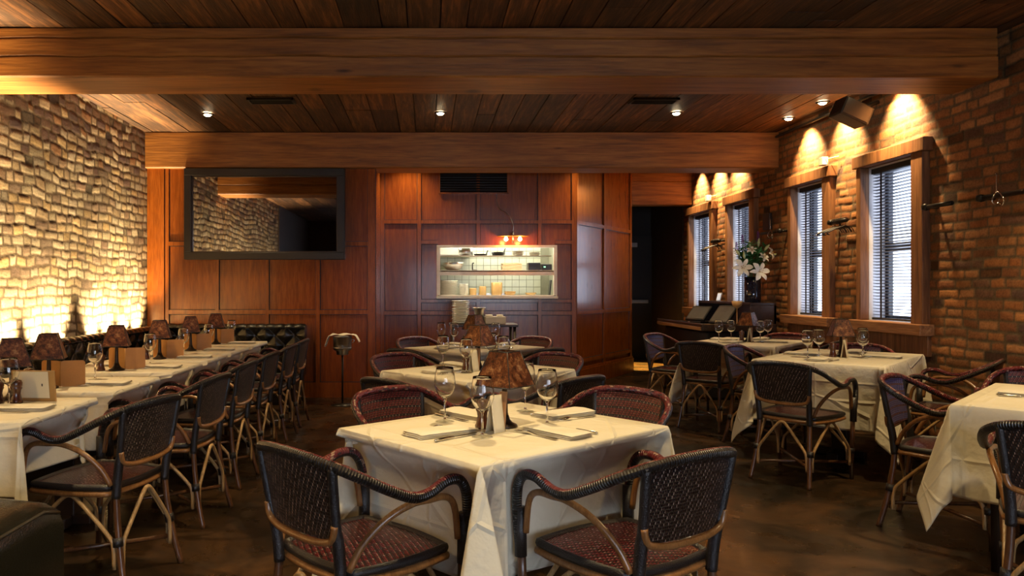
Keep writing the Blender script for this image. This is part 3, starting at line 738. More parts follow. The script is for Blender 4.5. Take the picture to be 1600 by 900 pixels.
# windows in the brick wall, numbered from the far one
def window(i, y0, y1):
    b = MB(); cx0, cx1 = XR - 0.065, XR + 0.03
    b.box(cx0, cx1, y0, y0 + 0.15, WZ0, WZ1 + 0.0); b.box(cx0 + 0.01, cx1, y1 - 0.07, y1, WZ0, WZ1)
    wn = struct(b.build('window_%d' % i, 'window_wood', bevel=0.006))
    MB().box(cx0 - 0.015, cx1, y0 - 0.035, y1 + 0.03, WZ1, WZ1 + 0.115).build('head_casing', 'window_wood', wn, bevel=0.008)
    MB().box(cx0 - 0.055, cx1, y0 - 0.05, y1 + 0.05, WZ0 - 0.095, WZ0).build('window_sill', 'sill_wood', wn, bevel=0.008)
    MB().box(cx0 + 0.03, cx1, y0 - 0.02, y1 + 0.02, WZ0 - 0.27, WZ0 - 0.097).build('sill_apron', 'window_wood', wn, bevel=0.006)
    a, c = y0 + 0.15, y1 - 0.07
    b = MB(); b.box(XR + 0.03, XR + 0.26, c, c + 0.012, WZ0, WZ1); b.box(XR + 0.03, XR + 0.26, a - 0.012, a, WZ0, WZ1); b.box(XR + 0.03, XR + 0.26, a, c, WZ1 - 0.012, WZ1); b.box(XR + 0.03, XR + 0.26, a, c, WZ0 - 0.012, WZ0)
    b.build('reveal', 'reveal_paint', wn)
    # sashes
    b = MB(); sx0, sx1 = XR + 0.19, XR + 0.23; zm = WZ0 + 0.68
    for (za, zb) in ((WZ0, zm), (zm, WZ1 - 0.012)):
        b.box(sx0, sx1, a, a + 0.04, za, zb); b.box(sx0, sx1, c - 0.04, c, za, zb); b.box(sx0, sx1, a, c, za, za + 0.04); b.box(sx0, sx1, a, c, zb - 0.04, zb)
    b.build('sash', 'sash_paint', wn)
    MB().box(XR + 0.205, XR + 0.212, a, c, WZ0, WZ1).build('pane', 'window_pane', wn)
    # venetian blind
    bl = MB(); n = 46; bx_ = XR + 0.075; hh = (WZ1 - WZ0 - 0.09) / n
    for k in range(n):
        z = WZ0 + 0.035 + hh * (k + 0.5); bl.obox((bx_, (a + c) / 2, z), (0.038, c - a - 0.03, 0.0028), roty=0.2)
    bl.build('blind_slats', 'blind_grey', wn)
    h = MB(); h.box(bx_ - 0.028, bx_ + 0.028, a + 0.005, c - 0.005, WZ1 - 0.06, WZ1 - 0.013); h.box(bx_ - 0.024, bx_ + 0.024, a + 0.01, c - 0.01, WZ0 + 0.005, WZ0 + 0.025)
    h.build('blind_rail', 'blind_tape', wn)
    tp = MB()
    for t in (0.2, 0.8):
        y = a + (c - a) * t
        tp.box(bx_ - 0.025, bx_ - 0.0235, y - 0.014, y + 0.014, WZ0 + 0.02, WZ1 - 0.05); tp.box(bx_ + 0.0235, bx_ + 0.025, y - 0.014, y + 0.014, WZ0 + 0.02, WZ1 - 0.05)
    tp.build('blind_tape', 'blind_tape', wn)
    MB().tube([(bx_ - 0.032, a + 0.06, WZ1 - 0.06), (bx_ - 0.034, a + 0.062, WZ0 + 0.5)], 0.004, 6).build('tilt_wand', 'blind_tape', wn)
    return wn
for i, (a, c) in enumerate(WIN): window(i + 1, a, c)
# ================================================================== FURNITURE
# ---- rattan armchair, facing +Y, origin on the floor under the seat centre
SEATZ = 0.452
def make_chair(front_weave):
    t = thing('rattan_armchair', 'x', 'chair')
    # crest rail and arms: one bent rail wrapped in cane
    half = [(0, -0.288, 0.800), (0.10, -0.284, 0.797), (0.19, -0.262, 0.783), (0.248, -0.20, 0.748), (0.272, -0.11, 0.700), (0.279, -0.02, 0.662), (0.280, 0.05, 0.662), (0.279, 0.125, 0.686),
            (0.277, 0.185, 0.680), (0.275, 0.220, 0.640), (0.270, 0.234, 0.57), (0.264, 0.232, 0.48), (0.260, 0.230, 0.425)]
    path = [(-x, y, z) for x, y, z in half[::-1]] + half[1:]
    pp = spline(path, 4)
    MB().tube(pp, 0.0175, 10, up=(-1, 0, 0)).build('top_rail', 'rail_weave', t)
    # woven back panel
    def back(u, v, off):
        s = u * 2 - 1; zt = 0.785 - 0.012 * s * s; zb = 0.545
        wd = 0.168 + 0.028 * v
        z = zb + (zt - zb) * v; y = -0.222 - 0.052 * v - 0.016 * (1 - s * s) + 0.02 * s * s * v
        return (s * wd, y + off, z)
    b = MB()
    b.grid(lambda u, v: back(u, v, 0.006), 14, 10, 0, True, lambda u, v: (u * 0.39, v * 0.25))
    b.grid(lambda u, v: back(1 - u, v, -0.006), 14, 10, 1, True, lambda u, v: (u * 0.39, v * 0.25))
    b.build('backrest', [front_weave, 'weave_dark'], t)
    # bent rail under the back panel
    MB().tube(spline([(-0.182, -0.241, 0.600), (-0.174, -0.240, 0.566), (-0.150, -0.240, 0.545), (-0.07, -0.246, 0.533), (0.07, -0.246, 0.533), (0.150, -0.240, 0.545), (0.174, -0.240, 0.566), (0.182, -0.241, 0.600)], 4), 0.0115, 8).build('back_rail', 'rattan_pole', t)
    for s in (-1, 1):
        # rear post, wrapped, from the seat to the crest
        MB().tube(spline([(s*0.168, -0.205, 0.40), (s*0.170, -0.215, 0.50), (s*0.182, -0.240, 0.64), (s*0.196, -0.262, 0.785)], 5), [0.019]*8 + [0.015]*8, 8).build('back_post', 'black_wrap', t)
        # bent loop that carries the arm
        MB().tube(spline([(s*0.184, -0.190, 0.455), (s*0.205, -0.155, 0.53), (s*0.240, -0.09, 0.602), (s*0.266, -0.01, 0.638), (s*0.270, 0.06, 0.638), (s*0.266, 0.135, 0.632), (s*0.258, 0.185, 0.59), (s*0.254, 0.205, 0.48)], 4), 0.0115, 8).build('arm_support', 'rattan_pole', t)
        # front leg and rear leg with dark cane bindings
        fl = MB().tube([(s*0.258, 0.226, 0.45), (s*0.252, 0.226, 0.3), (s*0.245, 0.232, 0.0)], [0.0155, 0.015, 0.0135], 8).build('leg', 'brown_pole', t)
        MB().tube([(s*0.259, 0.229, 0.56), (s*0.258, 0.228, 0.395)], 0.0215, 10).build('binding', 'black_wrap', fl)
        MB().tube([(s*0.247, 0.221, 0.215), (s*0.246, 0.223, 0.18)], 0.022, 10).build('binding', 'black_wrap', fl)
        rl = MB().tube(spline([(s*0.168, -0.205, 0.42), (s*0.172, -0.215, 0.30), (s*0.186, -0.245, 0.12), (s*0.198, -0.275, 0.0)], 4), 0.0145, 8).build('leg', 'brown_pole', t)
        MB().tube([(s*0.178, -0.220, 0.235), (s*0.181, -0.226, 0.198)], 0.022, 10).build('binding', 'black_wrap', rl)
    # seat: woven pad with a dark wrapped edge
    def sh(u, v):
        x = u * 2 - 1; y = v * 2 - 1
        wd = 0.205 + 0.030 * v
        k = 1 - 0.10 * (abs(x) ** 4) * (abs(y) ** 4) * 1.6
        return (x * wd * k, (0.010 + y * 0.205) * k, SEATZ + 0.012 * (1 - x * x) * (1 - y * y) - 0.004)
    b = MB(); b.grid(sh, 12, 12, 0, True, lambda u, v: (v * 0.42, u * 0.44))
    b.grid(lambda u, v: (lambda p: (p[0], p[1], SEATZ - 0.022))(sh(1 - u, v)), 4, 4, 1, True)
    b.build('seat', ['weave_seat', 'black_wrap'], t)
    ring = [sh(0.0, 0.08), sh(0.0, 0.5), sh(0.0, 0.92), sh(0.06, 1.0), sh(0.5, 1.0), sh(0.94, 1.0), sh(1.0, 0.92), sh(1.0, 0.5), sh(1.0, 0.08), sh(0.94, 0), sh(0.5, 0), sh(0.06, 0)]
    MB().tube(spline([(p[0], p[1], SEATZ - 0.008) for p in ring], 3, True), 0.0145, 8, cap=False).build('seat_edge', 'black_wrap', t)
    MB().tube(spline([(p[0] * 1.02, p[1] * 1.02, SEATZ - 0.035) for p in ring], 3, True), 0.0125, 8, cap=False).build('seat_frame', 'rattan_pole', t)
    # bent braces between the legs
    def brace(ax, ay, bx_, by_, dz):
        A = Vector((ax, ay, 0)); B = Vector((bx_, by_, 0)); q = lambda s, z: (A.lerp(B, s).x, A.lerp(B, s).y, z)
        MB().tube(spline([q(0.055, 0.10 + dz), q(0.065, 0.20 + dz), q(0.12, 0.245 + dz), q(0.30, 0.335), q(0.44, 0.398), q(0.50, 0.408), q(0.56, 0.398), q(0.70, 0.335), q(0.88, 0.245 + dz), q(0.935, 0.20 + dz), q(0.945, 0.10 + dz)], 3), 0.0095, 7).build('brace', 'pale_rattan', t)
    brace(-0.185, -0.236, 0.185, -0.236, 0.0); brace(-0.250, 0.222, 0.250, 0.222, 0.0)
    brace(-0.182, -0.235, -0.248, 0.228, 0.0); brace(0.182, -0.235, 0.248, 0.228, 0.0)
    MB().tube([(-0.186, -0.246, 0.118), (0.246, 0.229, 0.118)], 0.0105, 7).build('stretcher', 'brown_pole', t)
    MB().tube([(0.186, -0.246, 0.132), (-0.246, 0.229, 0.132)], 0.0105, 7).build('stretcher', 'brown_pole', t)
    return Proto(t)
chair_red = make_chair('weave_red'); chair_blue = make_chair('weave_blue')

# ---- where the chairs stand: x, y, facing in degrees
G1, G2, G3 = 'armchairs of the centre row', 'armchairs facing the banquette', 'armchairs of the window side tables'
CHAIRS = [
    (-0.225, 2.475, 44, 'red', 'closest armchair at the front centre table, on its left, seen from behind', G1),
    (0.655, 2.455, 122, 'red', 'closest armchair at the front centre table, on its right, bark-brown back turned', G1),
    (-0.02, 3.45, 309, 'red', 'red woven armchair beyond the front centre table, left of its lamp', G1),
    (0.79, 3.45, 222, 'red', 'red woven armchair beyond the front centre table, right of its lamp', G1),
    (-0.04, 4.20, 44, 'red', 'black-backed armchair on the near left of the middle centre table', G1),
    (0.69, 4.33, 132, 'red', 'black-backed armchair on the near right of the middle centre table', G1),
    (-0.08, 5.39, 312, 'red', 'red woven armchair beyond the middle centre table, on its left', G1),
    (0.80, 5.44, 222, 'red', 'red woven armchair beyond the middle centre table, on its right', G1),
    (0.0, 6.15, 44, 'red', 'black-backed armchair on the near left of the rear centre table', G1),
    (0.81, 6.25, 132, 'red', 'black-backed armchair on the near right of the rear centre table', G1),
    (0.03, 7.20, 312, 'red', 'red woven armchair at the far left of the rear centre table', G1),
    (0.89, 7.28, 222, 'red', 'red woven armchair at the far right of the rear centre table', G1),
    (2.55, 5.1, 38, 'red', 'black-backed armchair with red seat before the long window side table', G3),
    (2.83, 6.22, 317, 'blue', 'purple woven armchair between the host stand table and the long table', G3),
    (3.70, 5.25, 137, 'red', 'black-backed armchair against the brick wall at the long table', G3),
    (3.74, 6.30, 258, 'red', 'red-topped armchair behind the long table, under the closest window', G3),
    (2.66, 6.96, 45, 'red', 'black-backed armchair on the near left of the host stand table', G3),
    (2.63, 7.85, 315, 'blue', 'purple woven armchair between the host stand and its table', G3),
    (3.60, 7.06, 135, 'red', 'dark armchair between the host stand table and the brick wall', G3),
    (3.74, 7.86, 226, 'red', 'red woven armchair behind the host stand table by the wall', G3),
    (2.80, 4.0, 314, 'blue', 'armchair with a blue woven back beside the cut off table', G3),
    (2.48, 2.84, 44, 'red', 'black-backed armchair cut off by the right edge of the photo', G3),
    (3.60, 4.36, 225, 'red', 'red woven armchair behind the cut off table against bare brick', G3),
]
LEFT_CHAIRS = [(-1.485, 3.40, 164), (-1.46, 4.24, 173), (-1.47, 5.0, 176), (-1.46, 5.72, 177), (-1.45, 6.46, 178), (-1.45, 7.12, 178)]
CHAIR_AT = [(c[0], c[1], c[2]) for c in CHAIRS] + LEFT_CHAIRS

# ---- tables and cloths
TH = 0.767
def make_table(lx, ly, splay=0.0):
    t = thing('dining_table', 'x', 'table')
    MB().box(-lx/2 + .010, lx/2 - .010, -ly/2 + .010, ly/2 - .010, TH - 0.024, TH - 0.007).build('tabletop', 'table_wood_dark', t, bevel=0.003)
    if splay:
        ex, ey = lx/2 - 0.15, ly/2 - 0.15
        for sx in (-1, 1):
            for sy in (-1, 1):
                MB().tube([(sx*ex, sy*ey, TH - 0.035), (sx*ex, sy*ey, 0.0)], [0.034, 0.030], 4, up=(1, 1, 0)).build('leg', 'table_wood_dark', t)
    else:
        MB().box(-0.055, 0.055, -0.055, 0.055, 0.05, TH - 0.05).build('pedestal', 'table_wood_dark', t, bevel=0.006)
        b = MB(); b.box(-lx*0.18, lx*0.18, -0.04, 0.04, 0.0, 0.055); b.box(-0.04, 0.04, -ly*0.2, ly*0.2, 0.0, 0.055); b.build('cross_foot', 'table_wood_dark', t, bevel=0.006)
    return t
def smooth(x): x = min(max(x, 0), 1); return x * x * (3 - 2 * x)
def make_cloth(lx, ly, d, push, seed, n=26, chairs=(), amp=1.0, mark=False):
    """cloth over a lx x ly table, hanging d on each side; push: {side: (centre, depth)} where a seat presses it in.
    sides: 0 +x, 1 +y, 2 -x, 3 -y"""
    a, b_ = lx / 2, ly / 2; rr = random.Random(seed); wide = 0.37 if lx < 0.8 else 0.31
    ph = [rr.uniform(0, 6.28) for _ in range(12)]; fl = [rr.uniform(0.02, 0.10) for _ in range(4)]
    zt = TH
    def side_out(k, s, r):
        o = 0.008 * smooth(r / 0.03) + fl[k] * r * 0.5 * amp
        o += amp * r * (0.05 * math.sin(s * 7.0 + ph[k]) + 0.035 * math.sin(s * 15 + ph[k + 4])) * smooth((r - 0.03) / 0.15)
        if k in push:
            c, dp = push[k]; o -= dp * smooth((r - 0.05) / 0.25) * math.exp(-((s - c) / 0.27) ** 4)
        return o
    def pt(u, v):
        sx, sy = (1 if u > 0 else -1), (1 if v > 0 else -1)
        du, dv = max(abs(u) - a, 0), max(abs(v) - b_, 0)
        bx_, by_ = min(max(u, -a), a), min(max(v, -b_), b_)
        kx, ky = (0 if sx > 0 else 2), (1 if sy > 0 else 3)
        if du == 0 and dv == 0: return (u, v, zt)
        if dv == 0: o = side_out(kx, v, du); return (bx_ + sx * o, v, zt - drop(du))
        if du == 0: o = side_out(ky, u, dv); return (u, by_ + sy * o, zt - drop(dv))
        r = math.hypot(du, dv); th = math.atan2(dv, du); c2, s2 = math.cos(th) ** 2, math.sin(th) ** 2
        ox = c2 * side_out(kx, by_, r); oy = s2 * side_out(ky, bx_, r)
        q = math.sin(2 * th) ** 1.2 * r * (0.4 + 0.6 * amp) * (0.14 + 0.05 * math.sin(ph[8 + (sx > 0) * 2 + (sy > 0)]))
        lat = 0.17 * amp * r * math.sin(4 * th) * (1 if True else 0)
        wob = 0.05 * r * math.sin(8 * th + ph[8]) * math.sin(2 * th)
        i2 = 0.7071
        x = bx_ + sx * (ox + i2 * (q + lat) + wob * i2); y = by_ + sy * (oy + i2 * (q - lat) - wob * i2)
        return (x, y, zt - drop(r) * 0.985)
    def drop(r): return 0.0 if r <= 0 else (r - 0.006 if r > 0.02 else r * r * 0.5 / 0.02 * 1.4)
    def lines(h):
        inner = [-h + 2 * h * i / 10 for i in range(11)]
        out = [0.008, 0.018, 0.03, 0.05] + [0.05 + (d - 0.05) * (i + 1) / n for i in range(n)]
        return [-(h + o) for o in out[::-1]] + inner + [h + o for o in out]
    U, V = lines(a), lines(b_)
    def clear(p):
        """linen hangs behind whatever part of a drawn-up chair presses against it"""
        x, y, z = p
        for (cx, cy, ca) in chairs:
            fx, fy = math.cos(ca), math.sin(ca)
            ly_ = (x - cx) * fx + (y - cy) * fy; lx_ = (x - cx) * fy - (y - cy) * fx
            rq = 0.270 - 0.032 * smooth((z - 0.61) / 0.08)
            if -0.30 < ly_ < rq and z < 0.742:
                k = (1 - smooth((abs(lx_) - wide) / 0.12)) * (1 - smooth((z - 0.712) / 0.027))
                if k > 0:
                    g = (rq - ly_) * k; x += fx * g; y += fy * g
        return (x, y, z)
    vs = [clear(pt(u, v)) for v in V for u in U]; W = len(U)
    fs = [(j*W+i, j*W+i+1, (j+1)*W+i+1, (j+1)*W+i) for j in range(len(V) - 1) for i in range(W - 1)]
    m = MB(); m.add(vs, fs, [(u, v) for v in V for u in U], 0, True)
    o = m.build('tablecloth', 'table_linen', solid=0.0025)
    if mark:                                              # small round laundry mark near the hanging corner
        e = d - 0.045; c = Vector(clear(pt(-(a + e), -(b_ + e)))); p1 = Vector(clear(pt(-(a + e - 0.02), -(b_ + e)))) - c; p2 = Vector(clear(pt(-(a + e), -(b_ + e - 0.02)))) - c
        nn = p1.cross(p2).normalized(); t1 = p1.normalized(); t2 = nn.cross(t1); ring = MB()
        if nn.dot(Vector((-1, -1, 0))) < 0: nn = -nn
        c = c + nn * 0.003
        ring.tube([c + t1 * 0.014 * math.cos(q * PI / 8) + t2 * 0.014 * math.sin(q * PI / 8) for q in range(17)], 0.0016, 5, cap=False)
        ring.tube([c - t1 * 0.006, c + t1 * 0.006], 0.0016, 5); ring.tube([c - t2 * 0.006, c + t2 * 0.006], 0.0016, 5)
        ring.build('laundry_mark', 'card_brown', o)
    return o
TABLES = []
def table_set(x, y, ang, lx, ly, d, push, seed, tl, cl, grp, splay=0):
    t = make_table(lx, ly, splay); t.location = (x, y, 0); t.rotation_euler = (0, 0, R(ang)); t['label'] = tl
    ca, sa = math.cos(R(ang)), math.sin(R(ang)); near = []
    for (qx, qy, f) in CHAIR_AT:
        ux, uy = (qx - x) * ca + (qy - y) * sa, -(qx - x) * sa + (qy - y) * ca
        if abs(ux) < lx / 2 + 0.7 and abs(uy) < ly / 2 + 0.7: near.append((ux, uy, R(f - ang)))
    c = make_cloth(lx, ly, d, {}, seed, chairs=near, amp=0.35 if lx < 0.8 else 1.0, mark=lx > 1.3); c.location = (x, y, 0); c.rotation_euler = (0, 0, R(ang)); tag(c, cl, 'tablecloth', grp)

CL, CW = 1.00, 0.775
C_ANG = 40.0
CEN = [(0.296, 2.849, 39.6), (0.335, 4.843, 42.0), (0.425, 6.67, 42.0)]
cn = ['front', 'middle', 'rear']
for i, (x, y, a) in enumerate(CEN):
    P = {3: (0.03, 0.13), 2: (0.0, 0.12)} if i == 0 else {2: (0, 0.04)}
    table_set(x, y, a, CL, CW, 0.46, P, 3 + i, 'dark table hidden by white linen, %s one of the centre row' % cn[i],
              ['large white tablecloth closest to the camera, between two dark armchairs', 'white tablecloth of the middle table in the centre row', 'white tablecloth of the rear centre table, before the kitchen hatch'][i], 'centre row tablecloths')
RT = [(3.19, 7.38, 47, 1.10, 0.84, 0.44, {}), (3.215, 5.775, 47, 1.34, 0.86, 0.46, {2: (0.0, 0.06)}), (3.11, 3.466, 44, 1.10, 0.90, 0.42, {})]
for i, (x, y, a, lx, ly, d, P) in enumerate(RT):
    table_set(x, y, a, lx, ly, d, P, 21 + i, ['dark table under white linen beside the host stand', 'long dark table under white linen below the brick wall windows', 'dark legged table cut off by the right edge of the photo'][i],
              ['white tablecloth of the table beside the host stand', 'long white tablecloth with pointed corners below the windows', 'white tablecloth cut off by the right edge, dark legs below'][i], 'window side tablecloths', splay=1 if i == 2 else 0)
LT = [3.27, 4.12, 4.98, 5.69, 6.37, 7.13]
LW = [0.68, 0.66, 0.62, 0.54, 0.60, 0.62]
on = ['first', 'second', 'third', 'fourth', 'fifth', 'sixth']
LX0, LX1 = -2.37, -1.61
for i, y in enumerate(LT):
    table_set((LX0 + LX1) / 2, y, 0, LX1 - LX0, LW[i], 0.30 if i < 5 else 0.26, {}, 40 + i, 'small dark table under linen, %s along the banquette from the front' % on[i],
              'white tablecloth of the %s banquette table from the front' % on[i], 'banquette tablecloths')

# ---- chairs
for x, y, f, k, lb, g in CHAIRS: (chair_red if k == 'red' else chair_blue).place((x, y, 0), R(f - 90), lb, g)
for i, (x, y, f) in enumerate(LEFT_CHAIRS):
    chair_red.place((x, y, 0), R(f - 90), 'dark rattan armchair, %s in the line facing the banquette from the front' % on[i], G2)

# ================================================================== BANQUETTE
def tufted(name, L, z0, z1, depth, mats, parent, T, bw=0.115):
    """upholstered back with diamond tufts: T maps (along, out, up)"""
    n = max(8, int(L / 0.012)); m = 38; b = MB()
    hh = z1 - z0
    def f(u, v):
        s = u * L
        if v < 0.72:
            z = z0 + hh * v / 0.72 * 0.93
            p = s / bw; q = (z - z0) / (bw * 1.0)
            d1 = abs(math.sin(PI * (p + q) / 1.0 * 0.5)); d2 = abs(math.sin(PI * (p - q) / 1.0 * 0.5))
            puff = min(d1, d2) ** 0.45; o = depth + 0.038 * puff - 0.03
        else:
            a = (v - 0.72) / 0.28 * PI * 0.75; rr = 0.055
            pl = 0.010 * abs(math.sin(PI * s / bw)) ** 0.5
            z = z1 - rr + (rr + pl) * math.sin(a); o = depth - rr + (rr + pl) * math.cos(a) + 0.012
        return T(s, o, z)
    b.grid(f, n, m)
    # back and ends
    for s in (0.0, L):
        b.add([T(s, 0, z0), T(s, depth - 0.005, z0), T(s, depth - 0.005, z1 - 0.03), T(s, depth * 0.5, z1 - 0.003), T(s, 0, z1 - 0.02)], [(0, 1, 2, 3, 4)])
    b.add([T(0, 0, z0), T(L, 0, z0), T(L, 0, z1 - 0.02), T(0, 0, z1 - 0.02)], [(0, 1, 2, 3)])
    b.add([T(0, 0, z1 - 0.02), T(L, 0, z1 - 0.02), T(L, depth - 0.05, z1 - 0.012), T(0, depth - 0.05, z1 - 0.012)], [(0, 1, 2, 3)])
    o = b.build(name, mats, parent)
    bt = MB()
    k = 0
    for i in range(int(L / bw) + 1):
        for j in range(5):
            if (i + j) % 2: continue
            s = i * bw; z = z0 + j * bw
            if z < z1 - 0.09 and 0.01 < s < L - 0.01:
                c = T(s, depth - 0.026, z); n_ = Vector(T(s, depth + 0.02, z)) - Vector(c)
                bt.tube([c, Vector(c) + n_.normalized() * 0.012], [0.013, 0.006], 8)
    bo = bt.build('button', mats, o); bo['kind'] = 'stuff'
    return o
bq = thing('banquette', 'long black leather banquette with tufted back along the brick and panelled walls', 'banquette', (XL + 0.3, 5.5, 0))
bq.location = (0, 0, 0)
XB = XL + 0.16
tufted('tufted_backrest', YB - 0.05 - 2.6, 0.40, 0.872, 0.15, 'black_leather', bq, lambda s, o, z: (XB + o, 2.6 + s, z))
tufted('tufted_backrest', -1.43 - (XB + 0.14), 0.40, 0.875, 0.15, 'black_leather', bq, lambda s, o, z: (-1.43 - s, YB - 0.03 - o, z))
b = MB(); b.box(XB, XB + 0.62, 2.6, YB - 0.03, 0.26, 0.45); b.build('seat', 'black_leather', bq, bevel=0.035)
b = MB(); b.box(XB + 0.6, -1.43, YB - 0.65, YB - 0.03, 0.26, 0.45); b.build('seat', 'black_leather', bq, bevel=0.035)
b = MB(); b.box(XB, XB + 0.56, 2.62, YB - 0.03, 0.0, 0.27); b.box(XB + 0.5, -1.46, YB - 0.58, YB - 0.03, 0.0, 0.27); b.build('plinth', 'dark_paint', bq)

# uplight fixtures behind the banquette
def make_up():
    t = thing('uplight', 'x', 'light fixture'); MB().lathe([(0.03, 0), (0.034, 0.0), (0.034, 0.05), (0.026, 0.05), (0.026, 0.03), (0.0, 0.03)], 16).build('housing', 'bronze', t); return Proto(t)
up = make_up()
upn = 0
for y in UPL:
    if y < 5.4: continue
    up.place((XL + 0.115, y, 0.545), 0, 'small uplight hidden behind the banquette, washing the cream brick wall', 'uplights behind the banquette')
b = MB(); b.box(XL + 0.045, XL + 0.155, 2.6, YB - 0.03, 0.43, 0.544); struct(b.build('trim_1', 'dark_paint'))

# leather bench arm at the lower left corner
bench = thing('leather_bench', 'dark green-black leather bench end with piped edge, lower left corner', 'bench', (-1.62, 1.6, 0))
b = MB()
def bpt(u, v):
    y = -0.70 + 1.58 * v
    prof = [(-0.40, 0.10), (-0.40, 0.56), (-0.36, 0.605), (-0.2, 0.622), (0.0, 0.63), (0.2, 0.628), (0.34, 0.612), (0.385, 0.59), (0.405, 0.54), (0.405, 0.10)]
    t = u * (len(prof) - 1); i = min(int(t), len(prof) - 2); f = t - i
    x = prof[i][0] * (1 - f) + prof[i + 1][0] * f; z = prof[i][1] * (1 - f) + prof[i + 1][1] * f
    e = smooth((v - 0.94) / 0.06); z2 = z - (0.03 * e if z > 0.3 else 0); y2 = y
    return (x, y2, z2)
b.grid(bpt, 27, 16); 
b.add([bpt(i / 27, 1) for i in range(28)], [tuple(range(28))]); b.add([bpt(i / 27, 0) for i in range(28)], [tuple(range(28))[::-1]])
b.build('armrest', 'green_black_leather', bench)
MB().tube([bpt(0.80, i / 16) for i in range(17)], 0.006, 6).build('piping', 'piping_leather', bench)
MB().box(-0.36, 0.37, -0.68, 0.84, 0.0, 0.10).build('base', 'dark_paint', bench)
# ================================================================== THINGS ON THE TABLES
def at_table(c, a, u, v):
    ca, sa = math.cos(R(a)), math.sin(R(a)); return (c[0] + u * ca - v * sa, c[1] + u * sa + v * ca)
# ---- wine glass
def make_glass():
    o = MB()
    o.lathe([(0.0, 0.0004), (0.038, 0.0004), (0.030, 0.0022), (0.012, 0.005), (0.0055, 0.010)], 28, mi=1)
    prof = [(0.0, 0.0095), (0.0055, 0.0100), (0.0042, 0.018), (0.0038, 0.04), (0.0040, 0.082), (0.0075, 0.092), (0.020, 0.100), (0.033, 0.115), (0.0415, 0.138), (0.0430, 0.155), (0.0405, 0.178), (0.0350, 0.207), (0.0338, 0.216),
            (0.0328, 0.216), (0.0340, 0.207), (0.0395, 0.178), (0.0420, 0.155), (0.0405, 0.138), (0.0321, 0.117), (0.0193, 0.1022), (0.006, 0.096), (0.0, 0.0955)]
    o.lathe(prof, 28)
    g = o.build('wine_glass', ['clear_glass', 'foot_glass']); tag(g, 'x', 'wine glass', 'wine glasses'); return Proto(g)
glass = make_glass()
# ---- napkin
def make_napkin(seed):
    rr = random.Random(seed); b = MB()
    L_, W_ = 0.125, 0.062; ph = rr.uniform(0, 6)
    def surf(u, v, k):
        x = (u * 2 - 1) * L_; y = (v * 2 - 1) * W_
        e = min(1, min(1 - abs(u * 2 - 1), 1 - abs(v * 2 - 1)) / 0.10)
        z = k * 0.0075 * (0.35 + 0.65 * math.sqrt(max(e, 0))) + 0.004 * k * math.sin(u * 5 + ph) * math.sin(v * 3.1)
        return (x + 0.004 * k * math.sin(v * 6 + ph), y + 0.004 * math.sin(u * 4 + ph), max(z, 0))
    for i in range(3):
        z0 = 0.0062 * i; dx = 0.003 * i * (1 if seed % 2 else -1)
        b.grid(lambda u, v: (surf(u, v, 1)[0] + dx, surf(u, v, 1)[1] * (1 - 0.02 * i), surf(u, v, 1)[2] + z0), 14, 9)
        b.grid(lambda u, v: (surf(1 - u, v, 1)[0] + dx, surf(1 - u, v, 1)[1] * (1 - 0.02 * i), z0), 6, 4)
    b.v = [(x, y, z) for x, y, z in b.v]
    n = b.build('napkin', 'napkin_linen'); tag(n, 'x', 'napkin', 'folded napkins'); return Proto(n)
naps = [make_napkin(1), make_napkin(4)]
# ---- fork and knife, long axis +X pointing away from the diner
def make_fork():
    b = MB()
    def hz(x): return 0.0022 + 0.010 * math.exp(-((x - 0.045) / 0.03) ** 2) * 0.8
    st = [(-0.10, 0.0085), (-0.09, 0.010), (-0.05, 0.006), (0.0, 0.0036), (0.03, 0.0036), (0.042, 0.008), (0.052, 0.0125), (0.062, 0.0125)]
    vs = []
    for x, w_ in st:
        z = hz(x); vs += [(x, -w_, z), (x, w_, z), (x, w_, z + 0.0022), (x, -w_, z + 0.0022)]
    fs = []
    for i in range(len(st) - 1):
        for q in range(4): a = i * 4 + q; d = i * 4 + (q + 1) % 4; fs.append((a, d, d + 4, a + 4))
    fs += [(0, 3, 2, 1), tuple(4 * (len(st) - 1) + q for q in range(4))]
    b.add(vs, fs)
    for k in range(4):
        y = -0.0109 + k * 0.00727
        b.tube([(0.060, y, hz(0.06) + 0.001), (0.08, y, hz(0.08) + 0.001), (0.103, y * 0.93, 0.006)], [0.0016, 0.0015, 0.0007], 5)
    f = b.build('dinner_fork', 'cutlery_steel'); tag(f, 'x', 'fork', 'dinner forks'); return Proto(f)
def make_knife():
    t = thing('dinner_knife', 'x', 'knife', group='dinner knives')
    MB().tube([(-0.11, 0, 0.006), (-0.105, 0, 0.006), (-0.06, 0, 0.006), (-0.02, 0, 0.006), (-0.012, 0, 0.006)], [0.003, 0.0055, 0.005, 0.0045, 0.003], 8).build('handle', 'cutlery_steel', t)
    b = MB(); b.add([(-0.014, -0.004, 0.0045), (0.085, -0.0105, 0.0045), (0.108, -0.002, 0.0045), (0.11, 0.006, 0.0045), (-0.014, 0.004, 0.0045),
                     (-0.014, -0.004, 0.0065), (0.085, -0.0105, 0.0052), (0.108, -0.002, 0.0060), (0.11, 0.006, 0.0065), (-0.014, 0.004, 0.0065)],
                    [(4, 3, 2, 1, 0), (5, 6, 7, 8, 9), (0, 1, 6, 5), (1, 2, 7, 6), (2, 3, 8, 7), (3, 4, 9, 8), (4, 0, 5, 9)])
    b.build('blade', 'cutlery_steel', t); return Proto(t)
fork = make_fork(); knife = make_knife()
